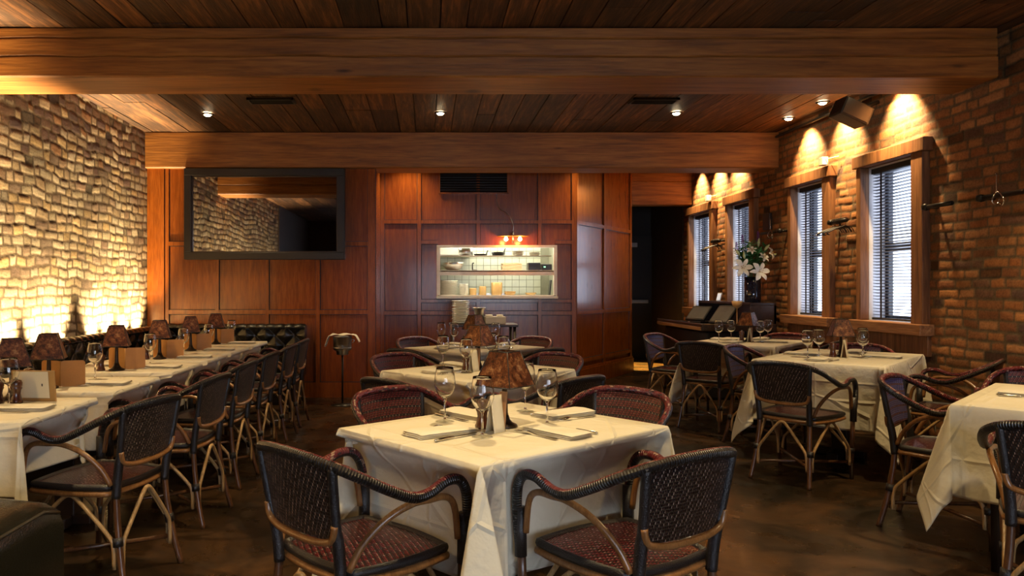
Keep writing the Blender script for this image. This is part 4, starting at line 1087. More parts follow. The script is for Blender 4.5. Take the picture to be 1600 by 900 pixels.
# ---- table lamp with a four sided mica shade
def make_lamp():
    t = thing('table_lamp', 'x', 'table lamp', group='mica shade table lamps')
    MB().lathe([(0.0, 0.0), (0.046, 0.0), (0.050, 0.004), (0.047, 0.010), (0.030, 0.018), (0.020, 0.030), (0.016, 0.045), (0.0, 0.046)], 24).build('base', 'bronze', t)
    MB().lathe([(0.015, 0.045), (0.0125, 0.055), (0.0115, 0.10), (0.0100, 0.15), (0.013, 0.158), (0.013, 0.166), (0.0, 0.167)], 16).build('stem', 'bronze', t)
    b = MB(); z0, z1, a0, a1 = 0.160, 0.290, 0.082, 0.042; th = 0.003
    for k in range(4):
        an = k * PI / 2
        def q(x, y, z): return (x * math.cos(an) - y * math.sin(an), x * math.sin(an) + y * math.cos(an), z)
        vs = [q(-a0, -a0, z0), q(a0, -a0, z0), q(a1, -a1, z1), q(-a1, -a1, z1), q(-a0 + th, -a0 + th, z0), q(a0 - th, -a0 + th, z0), q(a1 - th, -a1 + th, z1), q(-a1 + th, -a1 + th, z1)]
        b.add(vs, [(0, 1, 2, 3), (7, 6, 5, 4), (0, 4, 5, 1), (3, 2, 6, 7)])
    sh_ = b.build('lamp_shade', 'mica_shade', t)
    c = MB()
    for k in range(4):
        an = PI / 4 + k * PI / 2; an2 = an + PI / 2; s2 = math.sqrt(2)
        p0 = (a0 * s2 * math.cos(an), a0 * s2 * math.sin(an), z0); p1 = (a1 * s2 * math.cos(an), a1 * s2 * math.sin(an), z1)
        r0 = (a0 * s2 * math.cos(an2), a0 * s2 * math.sin(an2), z0); r1 = (a1 * s2 * math.cos(an2), a1 * s2 * math.sin(an2), z1)
        c.tube([p0, p1], 0.0022, 6); c.tube([p0, r0], 0.0022, 6); c.tube([p1, r1], 0.0022, 6)
    c.build('shade_frame', 'frame_black', sh_)
    MB().lathe([(0.0, 0.166), (0.009, 0.168), (0.016, 0.185), (0.018, 0.20), (0.012, 0.222), (0.0, 0.228)], 12).build('bulb', 'ceramic_white', t)
    MB().tube([(-0.058, 0, 0.264), (0.058, 0, 0.264)], 0.0015, 5).build('shade_support', 'bronze', t)
    return Proto(t)
lamp = make_lamp()
# ---- wooden mill
def make_mill():
    m = MB().lathe([(0.0, 0), (0.0275, 0), (0.0275, 0.012), (0.024, 0.018), (0.0185, 0.045), (0.021, 0.062), (0.0255, 0.070), (0.0235, 0.074), (0.0255, 0.080), (0.0265, 0.094), (0.0215, 0.106), (0.009, 0.110), (0.0, 0.1105)], 20).build('pepper_mill', 'mill_wood')
    tag(m, 'x', 'pepper mill', 'wooden pepper mills')
    MB().lathe([(0.0, 0.109), (0.006, 0.110), (0.006, 0.116), (0.0, 0.119)], 10).build('knob', 'chrome', m); return Proto(m)
mill = make_mill()
# ---- folded cream card with a wooden clip, standing by the mill
def make_card():
    t = thing('table_card', 'x', 'table card', group='folded cream table cards')
    b = MB()
    b.grid(lambda u, v: (-0.035 + 0.07 * u + 0.006 * v, 0.022 - 0.018 * v + 0.006 * math.sin(u * 5), 0.135 * v), 6, 6)
    b.grid(lambda u, v: (-0.035 + 0.07 * u + 0.006 * v, -0.020 + 0.020 * v + 0.006 * math.sin(u * 5 + 1), 0.135 * v), 6, 6)
    b.build('card', 'card_cream', t, solid=0.0012)
    MB().obox((0.043, -0.004, 0.072), (0.010, 0.030, 0.145), roty=0.12).build('spine', 'card_brown', t, bevel=0.002)
    return Proto(t)
card = make_card()
# ---- tan leather menu, standing open
def make_menu():
    t = thing('menu_folder', 'x', 'menu', group='tan leather menus on the banquette tables')
    for s in (-1, 1):
        w_, h_, r_ = 0.118, 0.140, 0.016; P = []
        for cx, cz, a0 in ((w_ - r_, r_, -90), (w_ - r_, h_ - r_, 0), (r_, h_ - r_, 90), (r_, r_, 180)):
            for k in range(4):
                a = R(a0 + k * 30); P.append((cx + r_ * math.cos(a), cz + r_ * math.sin(a)))
        an = R(14) * s
        f = MB(); n = len(P); vs = []
        for yy in (0.0, 0.005):
            for (x, z) in P: vs.append((s * x, yy + abs(x) * 0.30 + z * 0.0, z))
        fs = [tuple(range(n)), tuple(range(n, 2 * n))[::-1]] + [(i, (i + 1) % n, n + (i + 1) % n, n + i) for i in range(n)]
        f.add(vs, fs); f.build('cover', 'menu_leather', t)
    MB().tube([(0, 0.003, 0.002), (0, 0.003, 0.139)], 0.004, 6).build('spine', 'menu_leather', t)
    return Proto(t)
menu = make_menu()
ZT = TH + 0.0005
nap_k = [0]
def setting(x, y, f, lbn, both=True, g=0.5):
    """napkin between fork and knife; f is the way the diner faces"""
    k = nap_k[0]; nap_k[0] += 1; fr = R(f); ux, uy = math.cos(fr), math.sin(fr); px, py = -uy, ux
    j = ((k * 37) % 11 - 5) / 60
    naps[k % 2].place((x, y, ZT), fr + j, 'folded white napkin ' + lbn)
    fork.place((x + px * 0.088 + ux * 0.02, y + py * 0.088 + uy * 0.02, ZT), fr + j * 1.5, 'steel fork beside the napkin ' + lbn)
    if both: knife.place((x - px * 0.096, y - py * 0.096, ZT), fr - j, 'steel knife beside the napkin ' + lbn)
def place_table(c, a, tn, lampz=0.35, fl=(0, 0), flip=False, settings=True, mills=True, lamp_uv=(0.0, 0.0), gl=None, nl=None):
    G = gl or [(-0.100, 0.235), (-0.201, -0.086), (0.156, -0.077), (0.33, 0.20)]
    gn = ['on the left beyond the lamp', 'in front of the lamp', 'right of the lamp', 'behind the lamp']
    for (u, v), n_ in zip(G, gn):
        x, y = at_table(c, a, u, v); glass.place((x, y, ZT), u * 3, 'empty wine glass %s on %s' % (n_, tn))
    x, y = at_table(c, a, *lamp_uv); lamp.place((x, y, ZT), R(a) + lampz, 'table lamp with brown mica shade on %s' % tn)
    x, y = at_table(c, a, lamp_uv[0] - 0.085, lamp_uv[1] + 0.035); mill.place((x, y, ZT), 0, 'dark wooden pepper mill beside the lamp on %s' % tn)
    x, y = at_table(c, a, lamp_uv[0] - 0.098, lamp_uv[1] - 0.050); card.place((x, y, ZT), R(a + 15), 'folded cream card with brown spine beside the mill on %s' % tn)
    S = nl or [(-0.285, 0.055, 0, 'near left'), (0.05, -0.215, 90, 'near right'), (0.06, 0.27, 270, 'far left'), (0.37, 0.02, 180, 'far right')]
    for u, v, f, n_ in S:
        x, y = at_table(c, a, u, v); setting(x, y, a + f, 'at the %s side of %s' % (n_, tn))
place_table(CEN[0], CEN[0][2], 'the front centre table', 0.15)
place_table(CEN[1], CEN[1][2], 'the middle centre table', 0.10)
place_table(CEN[2], CEN[2][2], 'the rear centre table', 0.0, gl=[(-0.15, 0.28), (-0.11, 0.155), (0.165, -0.10), (0.175, 0.12)])
place_table(RT[0], RT[0][2], 'the host stand table', -0.10, gl=[(-0.33, 0.165), (-0.12, 0.125), (-0.075, -0.14), (0.20, -0.12)])
place_table(RT[1], RT[1][2], 'the long window side table', 0.5, gl=[(-0.33, 0.145), (-0.17, 0.11), (-0.058, -0.165), (0.22, -0.10)],
            nl=[(-0.45, 0.03, 0, 'near left'), (0.10, -0.26, 90, 'near right'), (-0.05, 0.27, 270, 'far left'), (0.46, 0.02, 180, 'far right')])
# the cut off table: one napkin in view
x, y = at_table(RT[2], 44, 0.02, 0.24); setting(x, y, 314, 'on the cut off table at the right edge')
# banquette tables
for i, y in enumerate(LT):
    tn = 'the %s banquette table from the front' % on[i]
    hy = LW[i] / 2
    ly_ = [3.555, 3.94, 4.80, 5.57, 6.30, 7.05][i]
    lamp.place((-2.01 + (0.02 if i == 0 else 0), ly_, ZT), [0.55, 0.35, 0.30, 0.25, 0.3, 0.2][i], 'table lamp with brown mica shade on %s' % tn)
    if i: menu.place((-2.0 + 0.02, ly_ + 0.06, ZT), 0.05 * (i % 3 - 1), 'tan leather menu standing open behind the lamp on %s' % tn)
    glass.place((-1.90 if i == 0 else -1.935, 3.37 if i == 0 else y + min(hy - 0.06, 0.20), ZT), 0, 'empty wine glass beyond the menu on %s' % tn)
    if i == 0: glass.place((-1.96, 3.30, ZT), 0, 'empty wine glass at the left edge of the photo beside two mills')
    if i: mill.place((-2.10, ly_ - 0.03, ZT), 0, 'dark wooden pepper mill behind the lamp stem on %s' % tn)
    setting(-1.78, y + 0.0 - 0.02, 180, 'on the aisle side, %s' % tn[4:])
    if i < 5: setting(-2.20, y + 0.10, 0, 'on the wall side, %s' % tn[4:])
mill.place((-1.985, 3.43, ZT), 0, 'pepper mill before the clipboard menu, cut by the left photo edge')
mill.place((-1.90, 3.43, ZT), 0, 'pepper mill before the clipboard menu, right one of the two')
# clipboard with the menu sheet on the first banquette table
cb = thing('menu_clipboard', 'wooden clipboard with cream menu sheet behind two pepper mills', 'menu', (-1.80, 3.485, ZT), R(-6))
MB().obox((-0.05, 0, 0.073), (0.215, 0.007, 0.148), rotx=0.12).build('board', 'menu_board', cb, bevel=0.003)
MB().obox((-0.06, -0.0062, 0.078), (0.175, 0.0012, 0.126), rotx=0.12).build('sheet', 'menu_paper', cb)
b = MB(); b.obox((-0.005, -0.0076, 0.078), (0.006, 0.0008, 0.012), rotx=0.12); b.build('printed_mark', 'ink', cb)

# ================================================================== MIRROR, HATCH, KITCHEN
mx0, mx1, mz0, mz1 = -2.86, -0.975, 1.635, 2.705
mr = thing('wall_mirror', 'large dark framed mirror reflecting the brick wall, on the red panelling', 'mirror', ((mx0 + mx1) / 2, 8.80, mz0))
cx = (mx0 + mx1) / 2; w2 = (mx1 - mx0) / 2; hh = mz1 - mz0; fw = 0.085
b = MB()
for (a_, c_, d_, e_) in ((-w2, w2, 0, fw), (-w2, w2, hh - fw, hh), (-w2, -w2 + fw, fw, hh - fw), (w2 - fw, w2, fw, hh - fw)): b.box(a_, c_, -0.09, 0.008, d_, e_)
b.build('mirror_frame', 'frame_black', mr, bevel=0.006)
b = MB(); q = 0.012
for (a_, c_, d_, e_) in ((-w2+fw, w2-fw, fw, fw+q), (-w2+fw, w2-fw, hh-fw-q, hh-fw), (-w2+fw, -w2+fw+q, fw, hh-fw), (w2-fw-q, w2-fw, fw, hh-fw)): b.box(a_, c_, -0.07, 0.0, d_, e_)
b.build('inner_bead', 'table_wood_dark', mr)
MB().box(-w2 + fw, w2 - fw, -0.052, -0.048, fw, hh - fw).build('mirror_glass', 'mirror_glass', mr)

# kitchen hatch: steel edged opening with two shelves and the kitchen behind
ht = struct(MB().box(HX0 - 0.0, HX1 + 0.0, 9.70, 9.76, HZ0 - 0.0, HZ0 + 0.018).build('trim_2', 'painted_metal_cream'))
b = MB(); fx = 0.03
b.box(HX0 - 0.015, HX1 + 0.015, 9.70, 9.74, HZ1 - 0.012, HZ1 + 0.02); b.box(HX0 - 0.015, HX0 + fx, 9.70, 9.74, HZ0 - 0.0, HZ1); b.box(HX1 - fx, HX1 + 0.015, 9.70, 9.74, HZ0, HZ1)
b.box(HX0 - 0.02, HX1 + 0.02, 9.66, 9.74, HZ0 - 0.03, HZ0)
b.build('hatch_frame', 'painted_metal_cream', ht, bevel=0.003)
zs1 = HZ0 + (HZ1 - HZ0) * 0.50
b = MB(); b.box(HX0, HX1, 9.71, 10.15, zs1 - 0.004, zs1 + 0.014); b.box(HX0, HX1, 9.71, 9.73, zs1 - 0.05, zs1 + 0.016); b.build('hatch_shelf', 'painted_metal_cream', ht, bevel=0.002)
b = MB(); b.box(HX0, HX1, 10.05, 10.40, zs1 + 0.215, zs1 + 0.225); b.build('hatch_shelf', 'painted_metal_cream', ht)
b = MB(); b.box(HX0, HX1, 9.70, 10.15, HZ0 - 0.03, HZ0 + 0.006); b.build('pass_counter', 'painted_metal_cream', ht)
b = MB(); b.box(HX0 - 0.3, HX1 + 0.14, 10.9, 10.95, 0.9, 2.3); b.box(HX0 - 0.34, HX0 - 0.3, 9.8, 10.95, 0.9, 2.3); b.box(HX1 + 0.10, HX1 + 0.14, 9.8, 10.95, 0.9, 2.3); b.box(HX0 - 0.34, HX1 + 0.14, 9.8, 10.95, 2.2, 2.3); b.box(HX0 - 0.34, HX1 + 0.14, 9.8, 10.95, 0.85, 0.9)
struct(b.build('wall_kitchen', 'grout'))
b = MB(); tw = 0.105
for i in range(15):
    for j in range(9):
        x0 = HX0 - 0.05 + i * tw; z0 = 1.0 + j * tw; b.box(x0 + .003, x0 + tw - .003, 10.89, 10.902, z0 + .003, z0 + tw - .003)
wt = b.build('wall_kitchen_tiles', 'tile_cream', bevel=0.0); struct(wt)
def plate_prof(r, h): return [(0, 0), (r * 0.6, 0), (r * 0.7, h * 0.25), (r, h * 0.8), (r, h), (r * 0.68, h * 0.5), (r * 0.55, h * 0.35), (0, h * 0.35)]
plate = Proto(tag(MB().lathe(plate_prof(0.125, 0.020), 28).build('dinner_plate', 'ceramic_white'), 'x', 'plate'))
def stack(p, x, y, z, n, dz, lab, grp, j=0.002):
    for k in range(n):
        p.place((x + j * math.sin(k * 2.3), y + j * math.cos(k * 1.7), z + k * dz), k * 0.7, lab % ('topmost' if k == n - 1 else 'bottom' if k == 0 else 'number %s up' % ['zero','one','two','three','four','five','six','seven','eight','nine','ten','eleven','twelve','thirteen','fourteen'][k + 1]), grp)
zc0 = HZ0 + 0.008
stack(plate, 0.28, 9.92, zc0, 12, 0.0165, 'white plate, %s, in the wide pile at the left of the hatch counter', 'plates on the hatch counter')
def bowl_prof(r, h): return [(0, 0), (r * 0.45, 0), (r * 0.7, h * 0.25), (r * 0.93, h * 0.7), (r, h), (r * 0.96, h), (r * 0.86, h * 0.7), (r * 0.62, h * 0.3), (0, h * 0.14)]
sbowl = Proto(tag(MB().lathe(bowl_prof(0.062, 0.035), 24).build('small_bowl', 'ceramic_white'), 'x', 'bowl'))
stack(sbowl, 0.482, 9.88, zc0, 10, 0.0135, 'small white bowl, %s, in the tall pile on the hatch counter', 'small bowls on the hatch counter', 0.001)
for x, r, h, lb in ((0.605, 0.048, 0.10, 'cream crock beside the tall bowl pile on the hatch counter'), (0.735, 0.048, 0.125, 'slim amber crock in the middle of the hatch counter')):
    tag(MB().lathe([(0, 0), (r * .9, 0), (r, h * .1), (r, h * .9), (r * .94, h), (r * .86, h), (r * .86, h * .2), (0, h * .15)], 24, (x, 9.90, zc0)).build('crock', 'ceramic_amber'), lb, 'crock', 'crocks on the hatch counter')
tag(MB().lathe([(0, 0), (0.06, 0), (0.073, 0.03), (0.075, 0.17), (0.07, 0.178), (0.064, 0.17), (0.06, 0.03), (0, 0.02)], 24, (0.925, 9.92, zc0)).build('crock', 'ceramic_amber'), 'tall amber crock, the biggest on the hatch counter', 'crock', 'crocks on the hatch counter')
abowl = Proto(tag(MB().lathe(bowl_prof(0.078, 0.04), 24).build('amber_bowl', 'ceramic_amber'), 'x', 'bowl'))
for k, lb in enumerate(['lower amber bowl, right of the tallest crock on the hatch counter', 'upper amber bowl, right of the tallest crock on the hatch counter']): abowl.place((1.10, 9.90, zc0 + k * 0.018), 0, lb, 'amber bowls on the hatch counter')
abowl.place((1.38, 9.93, zc0), 0, 'single amber bowl near the right end of the hatch counter', 'amber bowls on the hatch counter')
bb = tag(MB().obox((1.625, 9.86, zc0 + 0.105), (0.016, 0.12, 0.205), roty=0.10).build('chopping_board', 'pan_black', bevel=0.003), 'dark board leaning upright at the right end of the hatch counter', 'chopping board')
tag(MB().box(0.66, 1.05, 10.0, 10.02, zc0, zc0 + 0.03).build('rail_strip', 'brushed_steel'), 'thin steel strip behind the crocks on the hatch counter', 'metal strip')
# upper level
zu = zs1 + 0.016
lb1 = tag(MB().lathe(bowl_prof(0.145, 0.11), 32, (0.34, 9.93, zu)).build('mixing_bowl', 'brushed_steel'), 'wide steel mixing bowl at the left of the upper hatch shelf', 'bowl')
tray = Proto(tag(MB().box(-0.13, 0.13, -0.09, 0.09, 0, 0.014).build('serving_tray', 'card_cream', bevel=0.003), 'x', 'tray'))
for k in range(7): tray.place((1.12 + 0.004 * (k % 3), 9.95, zu + 0.0145 * k), 0.02 * (k % 3), 'flat cream dish, %s from the bottom, piled on the upper hatch shelf' % ['first','second','third','fourth','fifth','sixth','seventh'][k], 'flat dishes on the upper hatch shelf')
pr = thing('receipt_printer', 'black printer box with green light on the upper hatch shelf', 'printer', (1.41, 9.90, zu))
MB().box(-0.075, 0.085, -0.08, 0.08, 0, 0.105).build('body', 'black_plastic', pr, bevel=0.008); MB().box(-0.06, 0.07, -0.086, -0.08, 0.06, 0.07).build('paper_slot', 'dark_paint', pr)
p2 = thing('kitchen_timer', 'smaller black box with green display right of the hatch printer', 'timer', (1.57, 9.88, zu))
MB().box(-0.06, 0.075, -0.07, 0.07, 0, 0.085).build('body', 'black_plastic', p2, bevel=0.008); MB().box(-0.035, -0.01, -0.074, -0.07, 0.04, 0.055).build('display', 'green_led', p2)
b = MB(); b.tube([(0.60, 9.9, zu), (0.60, 9.9, zu + 0.10)], 0.008, 8); b.tube([(0.60, 9.9, zu + 0.005), (0.66, 9.9, zu + 0.005)], 0.008, 8); b.tube([(0.60, 9.9, zu + 0.10), (0.62, 9.9, zu + 0.10)], 0.008, 8)
tag(b.build('ticket_holder', 'pan_black'), 'small black wire ticket holder on the upper hatch shelf', 'ticket holder')
def make_pan(lb, x, wd, h):
    t = thing('black_pan', lb, 'pan', (x, 10.2, zs1 + 0.226), 0, 'black pans on the top hatch shelf')
    MB().lathe([(0, 0), (wd * .85, 0), (wd, h), (wd * .97, h), (wd * .82, 0.006), (0, 0.006)], 24).build('pan_body', 'pan_black', t)
    MB().tube([(wd * .8, 0, h * .8), (wd * 0.95, -0.02, h + 0.035), (wd * 1.0, -0.03, h + 0.05)], 0.007, 6).build('handle', 'pan_black', t)
make_pan('flat black pan with short handle, left one on the top hatch shelf', 0.73, 0.095, 0.025)
make_pan('deeper black pan with short handle, right one on the top hatch shelf', 0.97, 0.095, 0.05)
wb = Proto(tag(MB().lathe(bowl_prof(0.085, 0.028), 24).build('white_dish', 'ceramic_white'), 'x', 'dish'))
for k, n_ in enumerate(['lowest', 'middle', 'topmost']): wb.place((1.24, 10.2, zs1 + 0.226 + k * 0.019), 0, 'white dish right of the black pans, %s of its pile' % n_, 'white dishes on the top hatch shelf')
for k, n_ in enumerate(['lower', 'upper']): wb.place((1.47, 10.2, zs1 + 0.226 + k * 0.022), 0.1, 'white dish at the right end of the top hatch shelf, %s one' % n_, 'white dishes on the top hatch shelf')
hd = struct(MB().box(HX0 - 0.05, 0.62, 10.5, 10.88, 1.76, 1.95).build('trim_3', 'painted_metal_cream', bevel=0.01))
tag(MB().lathe([(0, 0), (0.10, 0), (0.10, 0.10), (0.094, 0.10), (0.094, 0.006), (0, 0.006)], 24, (0.525, 10.2, zs1 + 0.226)).build('steel_pot', 'brushed_steel'), 'steel pot left of the black pans on the top hatch shelf', 'pot')

# heat lamp hanging above the hatch
hl = thing('heat_lamp', 'flat red-glowing double bulb lamp on a curved cable above the hatch', 'lamp', (1.105, 9.60, 1.93))
MB().lathe([(0.0, 0.055), (0.05, 0.052), (0.205, 0.040), (0.207, 0.036), (0.205, 0.034), (0.0, 0.040)], 36).build('lamp_shade', 'menu_leather', hl)
for s in (-1, 1):
    o = MB().lathe([(0.0, -0.028), (0.022, -0.018), (0.030, 0.0), (0.022, 0.022), (0.012, 0.034), (0.0, 0.036)], 16, (s * 0.09, 0, 0)).build('bulb', 'heat_glow', hl)
MB().tube([(0, 0, -0.045), (0, 0, 0.10)], 0.012, 8).build('stem', 'brushed_steel', hl)
MB().tube(spline([(0, 0, 0.10), (0.004, 0.0, 0.18), (-0.03, 0.03, 0.28), (-0.09, 0.08, 0.36), (-0.17, 0.125, 0.42), (-0.2, 0.145, 0.60), (-0.2, 0.145, ZC - 1.95)], 5), 0.005, 6).build('cable', 'brushed_steel', hl)
point(1.0, 9.58, 1.90, 5, (1.0, 0.30, 0.05), 0.03, 'heat_lamp_light'); point(1.2, 9.58, 1.90, 5, (1.0, 0.30, 0.05), 0.03, 'heat_lamp_light')

# service table with stacked plates, steel bucket and a box
sv = thing('service_table', 'dark side table carrying the plate stack below the kitchen hatch', 'side table', (0.66, 8.9, 0))
MB().box(-0.40, 0.40, -0.24, 0.24, 0.845, 0.875).build('tabletop', 'table_wood_dark', sv, bevel=0.004)
for sx in (-1, 1):
    for sy in (-1, 1): MB().tube([(sx * 0.36, sy * 0.20, 0.845), (sx * 0.36, sy * 0.20, 0)], 0.024, 4, up=(1, 1, 0)).build('leg', 'table_wood_dark', sv)
MB().box(-0.35, 0.35, -0.19, 0.19, 0.28, 0.30).build('shelf', 'table_wood_dark', sv)
sp_ = Proto(tag(MB().lathe(plate_prof(0.105, 0.020), 28).build('side_plate', 'ceramic_white'), 'x', 'plate'))
stack(sp_, 0.395, 8.85, 0.876, 14, 0.0195, 'white plate, %s, in the tall stack below the hatch', 'plates stacked on the service table', 0.0035)
bk = thing('steel_champagne_bucket', 'small steel bucket with flared rim beside the tall plate stack', 'bucket', (0.615, 8.85, 0.876))
MB().lathe([(0, 0), (0.052, 0), (0.058, 0.15), (0.080, 0.185), (0.082, 0.192), (0.076, 0.192), (0.054, 0.152), (0.048, 0.006), (0, 0.006)], 28).build('bucket_body', 'brushed_steel', bk)
bx1 = tag(MB().box(-0.12, 0.12, -0.09, 0.09, 0, 0.085).build('carton', 'box_paper', None, (0.80, 8.83, 0.876), (0, 0, 0.05), bevel=0.004), 'low beige carton on the service table right of the bucket', 'box')
for k, (x, s) in enumerate(((0.73, 0.055), (0.86, 0.045))):
    tag(MB().obox((x, 8.83, 0.876 + 0.085 + 0.012), (s * 1.6, 0.06, 0.022), rotz=0.2 * k).build('rolled_napkin', 'napkin_linen', bevel=0.008), ['bigger folded white cloth on the beige carton', 'smaller folded white cloth at the right end of the beige carton'][k], 'cloth')

# ice bucket stand by the panelled wall
ib = thing('ice_bucket_stand', 'steel ice bucket on a thin pole stand by the panelled wall', 'ice bucket', (-0.945, 8.25, 0))
MB().lathe([(0, 0.56), (0.065, 0.56), (0.070, 0.60), (0.098, 0.615), (0.106, 0.76), (0.110, 0.765), (0.104, 0.765), (0.094, 0.62), (0.06, 0.60), (0, 0.60)], 32).build('bucket', 'brushed_steel', ib)
MB().lathe([(0.103, 0.635), (0.112, 0.635), (0.112, 0.645), (0.103, 0.645)], 28, closed=True).build('ring', 'chrome', ib)
MB().tube([(0, 0, 0.02), (0, 0, 0.57)], 0.011, 10).build('pole', 'coated_pipe', ib)
MB().lathe([(0, 0), (0.13, 0), (0.13, 0.008), (0.02, 0.022), (0, 0.022)], 28).build('base', 'coated_pipe', ib)
b = MB(); b.tube(spline([(0.104, 0, 0.72), (0.125, 0, 0.735), (0.128, 0, 0.705), (0.106, 0, 0.69)], 4), 0.005, 6); b.build('handle', 'chrome', ib)
b = MB()
def drape(u, v):
    s = (u * 2 - 1); t_ = v * 2 - 1; x = s * 0.20; top = 0.793
    r_ = abs(s)
    if r_ < 0.58: return (x, t_ * 0.075 + 0.02 * math.sin(3 * s), top + 0.006 * math.sin(9 * s + 2 * t_) - 0.010 * t_ * t_)
    k = (r_ - 0.58) / 0.42; sg = 1 if s > 0 else -1; L_ = 0.135 if sg < 0 else 0.085
    return (sg * (0.126 + 0.065 * k ** 0.6 + 0.004 * math.sin(7 * t_)), t_ * (0.075 - 0.02 * k) + 0.02 * math.sin(3 * s), top - 0.006 - L_ * k)
b.grid(drape, 26, 8); tag(b.build('draped_napkin', 'napkin_linen', None, (-0.945, 8.25, 0), solid=0.004), 'white napkin draped over the steel ice bucket', 'napkin')
# ================================================================== HOST STAND BY THE WINDOWS
hs = thing('host_stand', 'dark wooden host stand with light edge, carrying till screens by the windows', 'host stand', (0, 0, 0))
dx0, dx1, dy0, dy1 = 3.16, 4.02, 8.55, 10.2
MB().box(dx0 + 0.08, dx1, dy0 + 0.06, dy1 - 0.06, 0.0, 0.80).build('cabinet', 'corridor_black', hs, bevel=0.03)
b = MB(); b.box(dx0, dx1, dy0, dy1, 0.80, 0.855); b.build('desktop', 'dark_desk_wood', hs, bevel=0.012)
b = MB(); b.box(dx0 - 0.006, dx0 + 0.03, dy0, dy1 + 0.005, 0.852, 0.885); b.box(dx0, dx1, dy0 - 0.006, dy0 + 0.03, 0.80, 0.885); b.build('desk_edge', 'dark_desk_wood', hs, bevel=0.008)
MB().box(dx0 - 0.012, dx0 + 0.002, dy0 + 0.02, dy1 - 0.02, 0.808, 0.846).build('edge_strip', 'desk_edge_wood', hs, bevel=0.003)
b = MB(); b.box(dx1 - 0.30, dx1, dy0, dy1, 1.10, 1.13); b.box(dx1 - 0.03, dx1, dy0, dy1, 0.855, 1.10); b.box(dx1 - 0.30, dx1, dy0, dy0 + 0.03, 0.855, 1.10); b.box(dx1 - 0.30, dx1, dy1 - 0.03, dy1, 0.855, 1.10); b.build('upper_shelf', 'dark_desk_wood', hs, bevel=0.004)
MB().box(dx0 + 0.079, dx0 + 0.083, dy0 + 0.3, dy1 - 0.3, 0.15, 0.72).build('front_panel', 'corridor_black', hs)
def pos(x, y, rz, w_, h_, lean, lb):
    t = thing('till_screen', lb, 'till screen', (x, y, 0.857), rz, 'till screens on the host stand')
    MB().box(-0.09, 0.09, -0.07, 0.09, 0, 0.025).build('base', 'black_plastic', t, bevel=0.008)
    MB().obox((0, 0.03, 0.075), (0.05, 0.03, 0.13), rotx=-0.3).build('neck', 'black_plastic', t, bevel=0.004)
    s = MB().obox((0, 0.0, 0.12), (w_, 0.035, h_), rotx=lean).build('screen_housing', 'black_plastic', t, bevel=0.008)
    n_ = Matrix.Rotation(lean, 4, 'X') @ Vector((0, -0.0185, 0))
    MB().obox((0, n_.y, 0.12 + n_.z), (w_ - 0.04, 0.002, h_ - 0.04), rotx=lean).build('display', 'screen_grey', s)
pos(3.42, 9.35, R(-62), 0.30, 0.23, -0.75, 'smaller tilted till screen at the far end of the host stand')
pos(3.56, 8.92, R(-70), 0.32, 0.27, -0.70, 'larger tilted till screen at the near end of the host stand')
tag(MB().obox((3.285, 8.80, 0.866), (0.13, 0.20, 0.018), rotz=0.1).build('keyboard', 'black_plastic', bevel=0.004), 'black keyboard lying on the host stand before the screens', 'keyboard')
tag(MB().obox((3.30, 9.80, 0.862), (0.16, 0.22, 0.010), rotz=0.3).build('reservation_folder', 'black_plastic', bevel=0.003), 'thin dark folder on the far end of the host stand', 'folder')
ph = thing('phone', 'small upright phone with lit screen on the host stand shelf', 'phone', (3.83, 9.75, 1.131), R(-60))
MB().obox((0, 0, 0.055), (0.062, 0.012, 0.11), rotx=-0.35).build('case', 'white_box', ph, bevel=0.003); MB().obox((0, -0.0075, 0.053), (0.052, 0.002, 0.095), rotx=-0.35).build('screen', 'phone_screen', ph)
# vase with lilies
vx, vy = 3.85, 8.79
vs_ = thing('flower_vase', 'tall dark glossy cylinder vase on the host stand shelf', 'vase', (vx, vy, 1.131))
MB().lathe([(0, 0), (0.088, 0), (0.092, 0.006), (0.092, 0.30), (0.086, 0.30), (0.084, 0.01), (0, 0.01)], 36).build('vase_body', 'vase_glass', vs_)
bo = thing('lily_bouquet', 'bouquet of white lilies and green leaves in the dark vase', 'flowers', (vx, vy, 1.40))
rr = random.Random(12)
lf = MB(); st = MB()
def leaf(b, p, d, L_, w_, bend=0.3):
    d = Vector(d).normalized(); side = d.cross(Vector((0, 0, 1)));
    side = side.normalized() if side.length > 0.05 else Vector((1, 0, 0))
    vs = []; n = 6
    for i in range(n + 1):
        t_ = i / n; c = Vector(p) + d * L_ * t_ + Vector((0, 0, -bend * L_ * t_ * t_)); ww = w_ * math.sin(PI * min(1, t_ * 0.93 + 0.05)) ** 0.8
        up_ = side.cross(d) * (0.3 * ww)
        vs += [c - side * ww + up_, c, c + side * ww + up_]
    fs = []
    for i in range(n):
        for q_ in range(2): a = i * 3 + q_; fs.append((a, a + 1, a + 4, a + 3))
    b.add(vs, fs, None, 0, True)
tips = []
for k in range(26):
    a = rr.uniform(0, 2 * PI); sp_a = rr.uniform(0.05, 0.19); hgt = rr.uniform(0.18, 0.50)
    p0 = (0.03 * math.cos(a), 0.03 * math.sin(a), -0.10); p1 = (sp_a * 0.5 * math.cos(a), sp_a * 0.5 * math.sin(a), hgt * 0.45); p2 = (sp_a * math.cos(a), sp_a * math.sin(a), hgt)
    pts = spline([p0, p1, p2], 4); st.tube(pts, 0.0028, 5); tips.append((p2, a))
    for j in range(17):
        t_ = rr.uniform(0.55, 1.0); c = pts[int(t_ * (len(pts) - 1))]
        if c.z < 0.05: continue
        a2 = rr.uniform(0, 2 * PI); leaf(lf, c, (math.cos(a2), math.sin(a2), rr.uniform(-0.1, 0.9)), rr.uniform(0.07, 0.13), rr.uniform(0.009, 0.016), rr.uniform(0.0, 0.25))
stems = st.build('stems', 'stem_green', bo); lo = lf.build('leaves', 'leaf_green', bo); lo['kind'] = 'stuff'
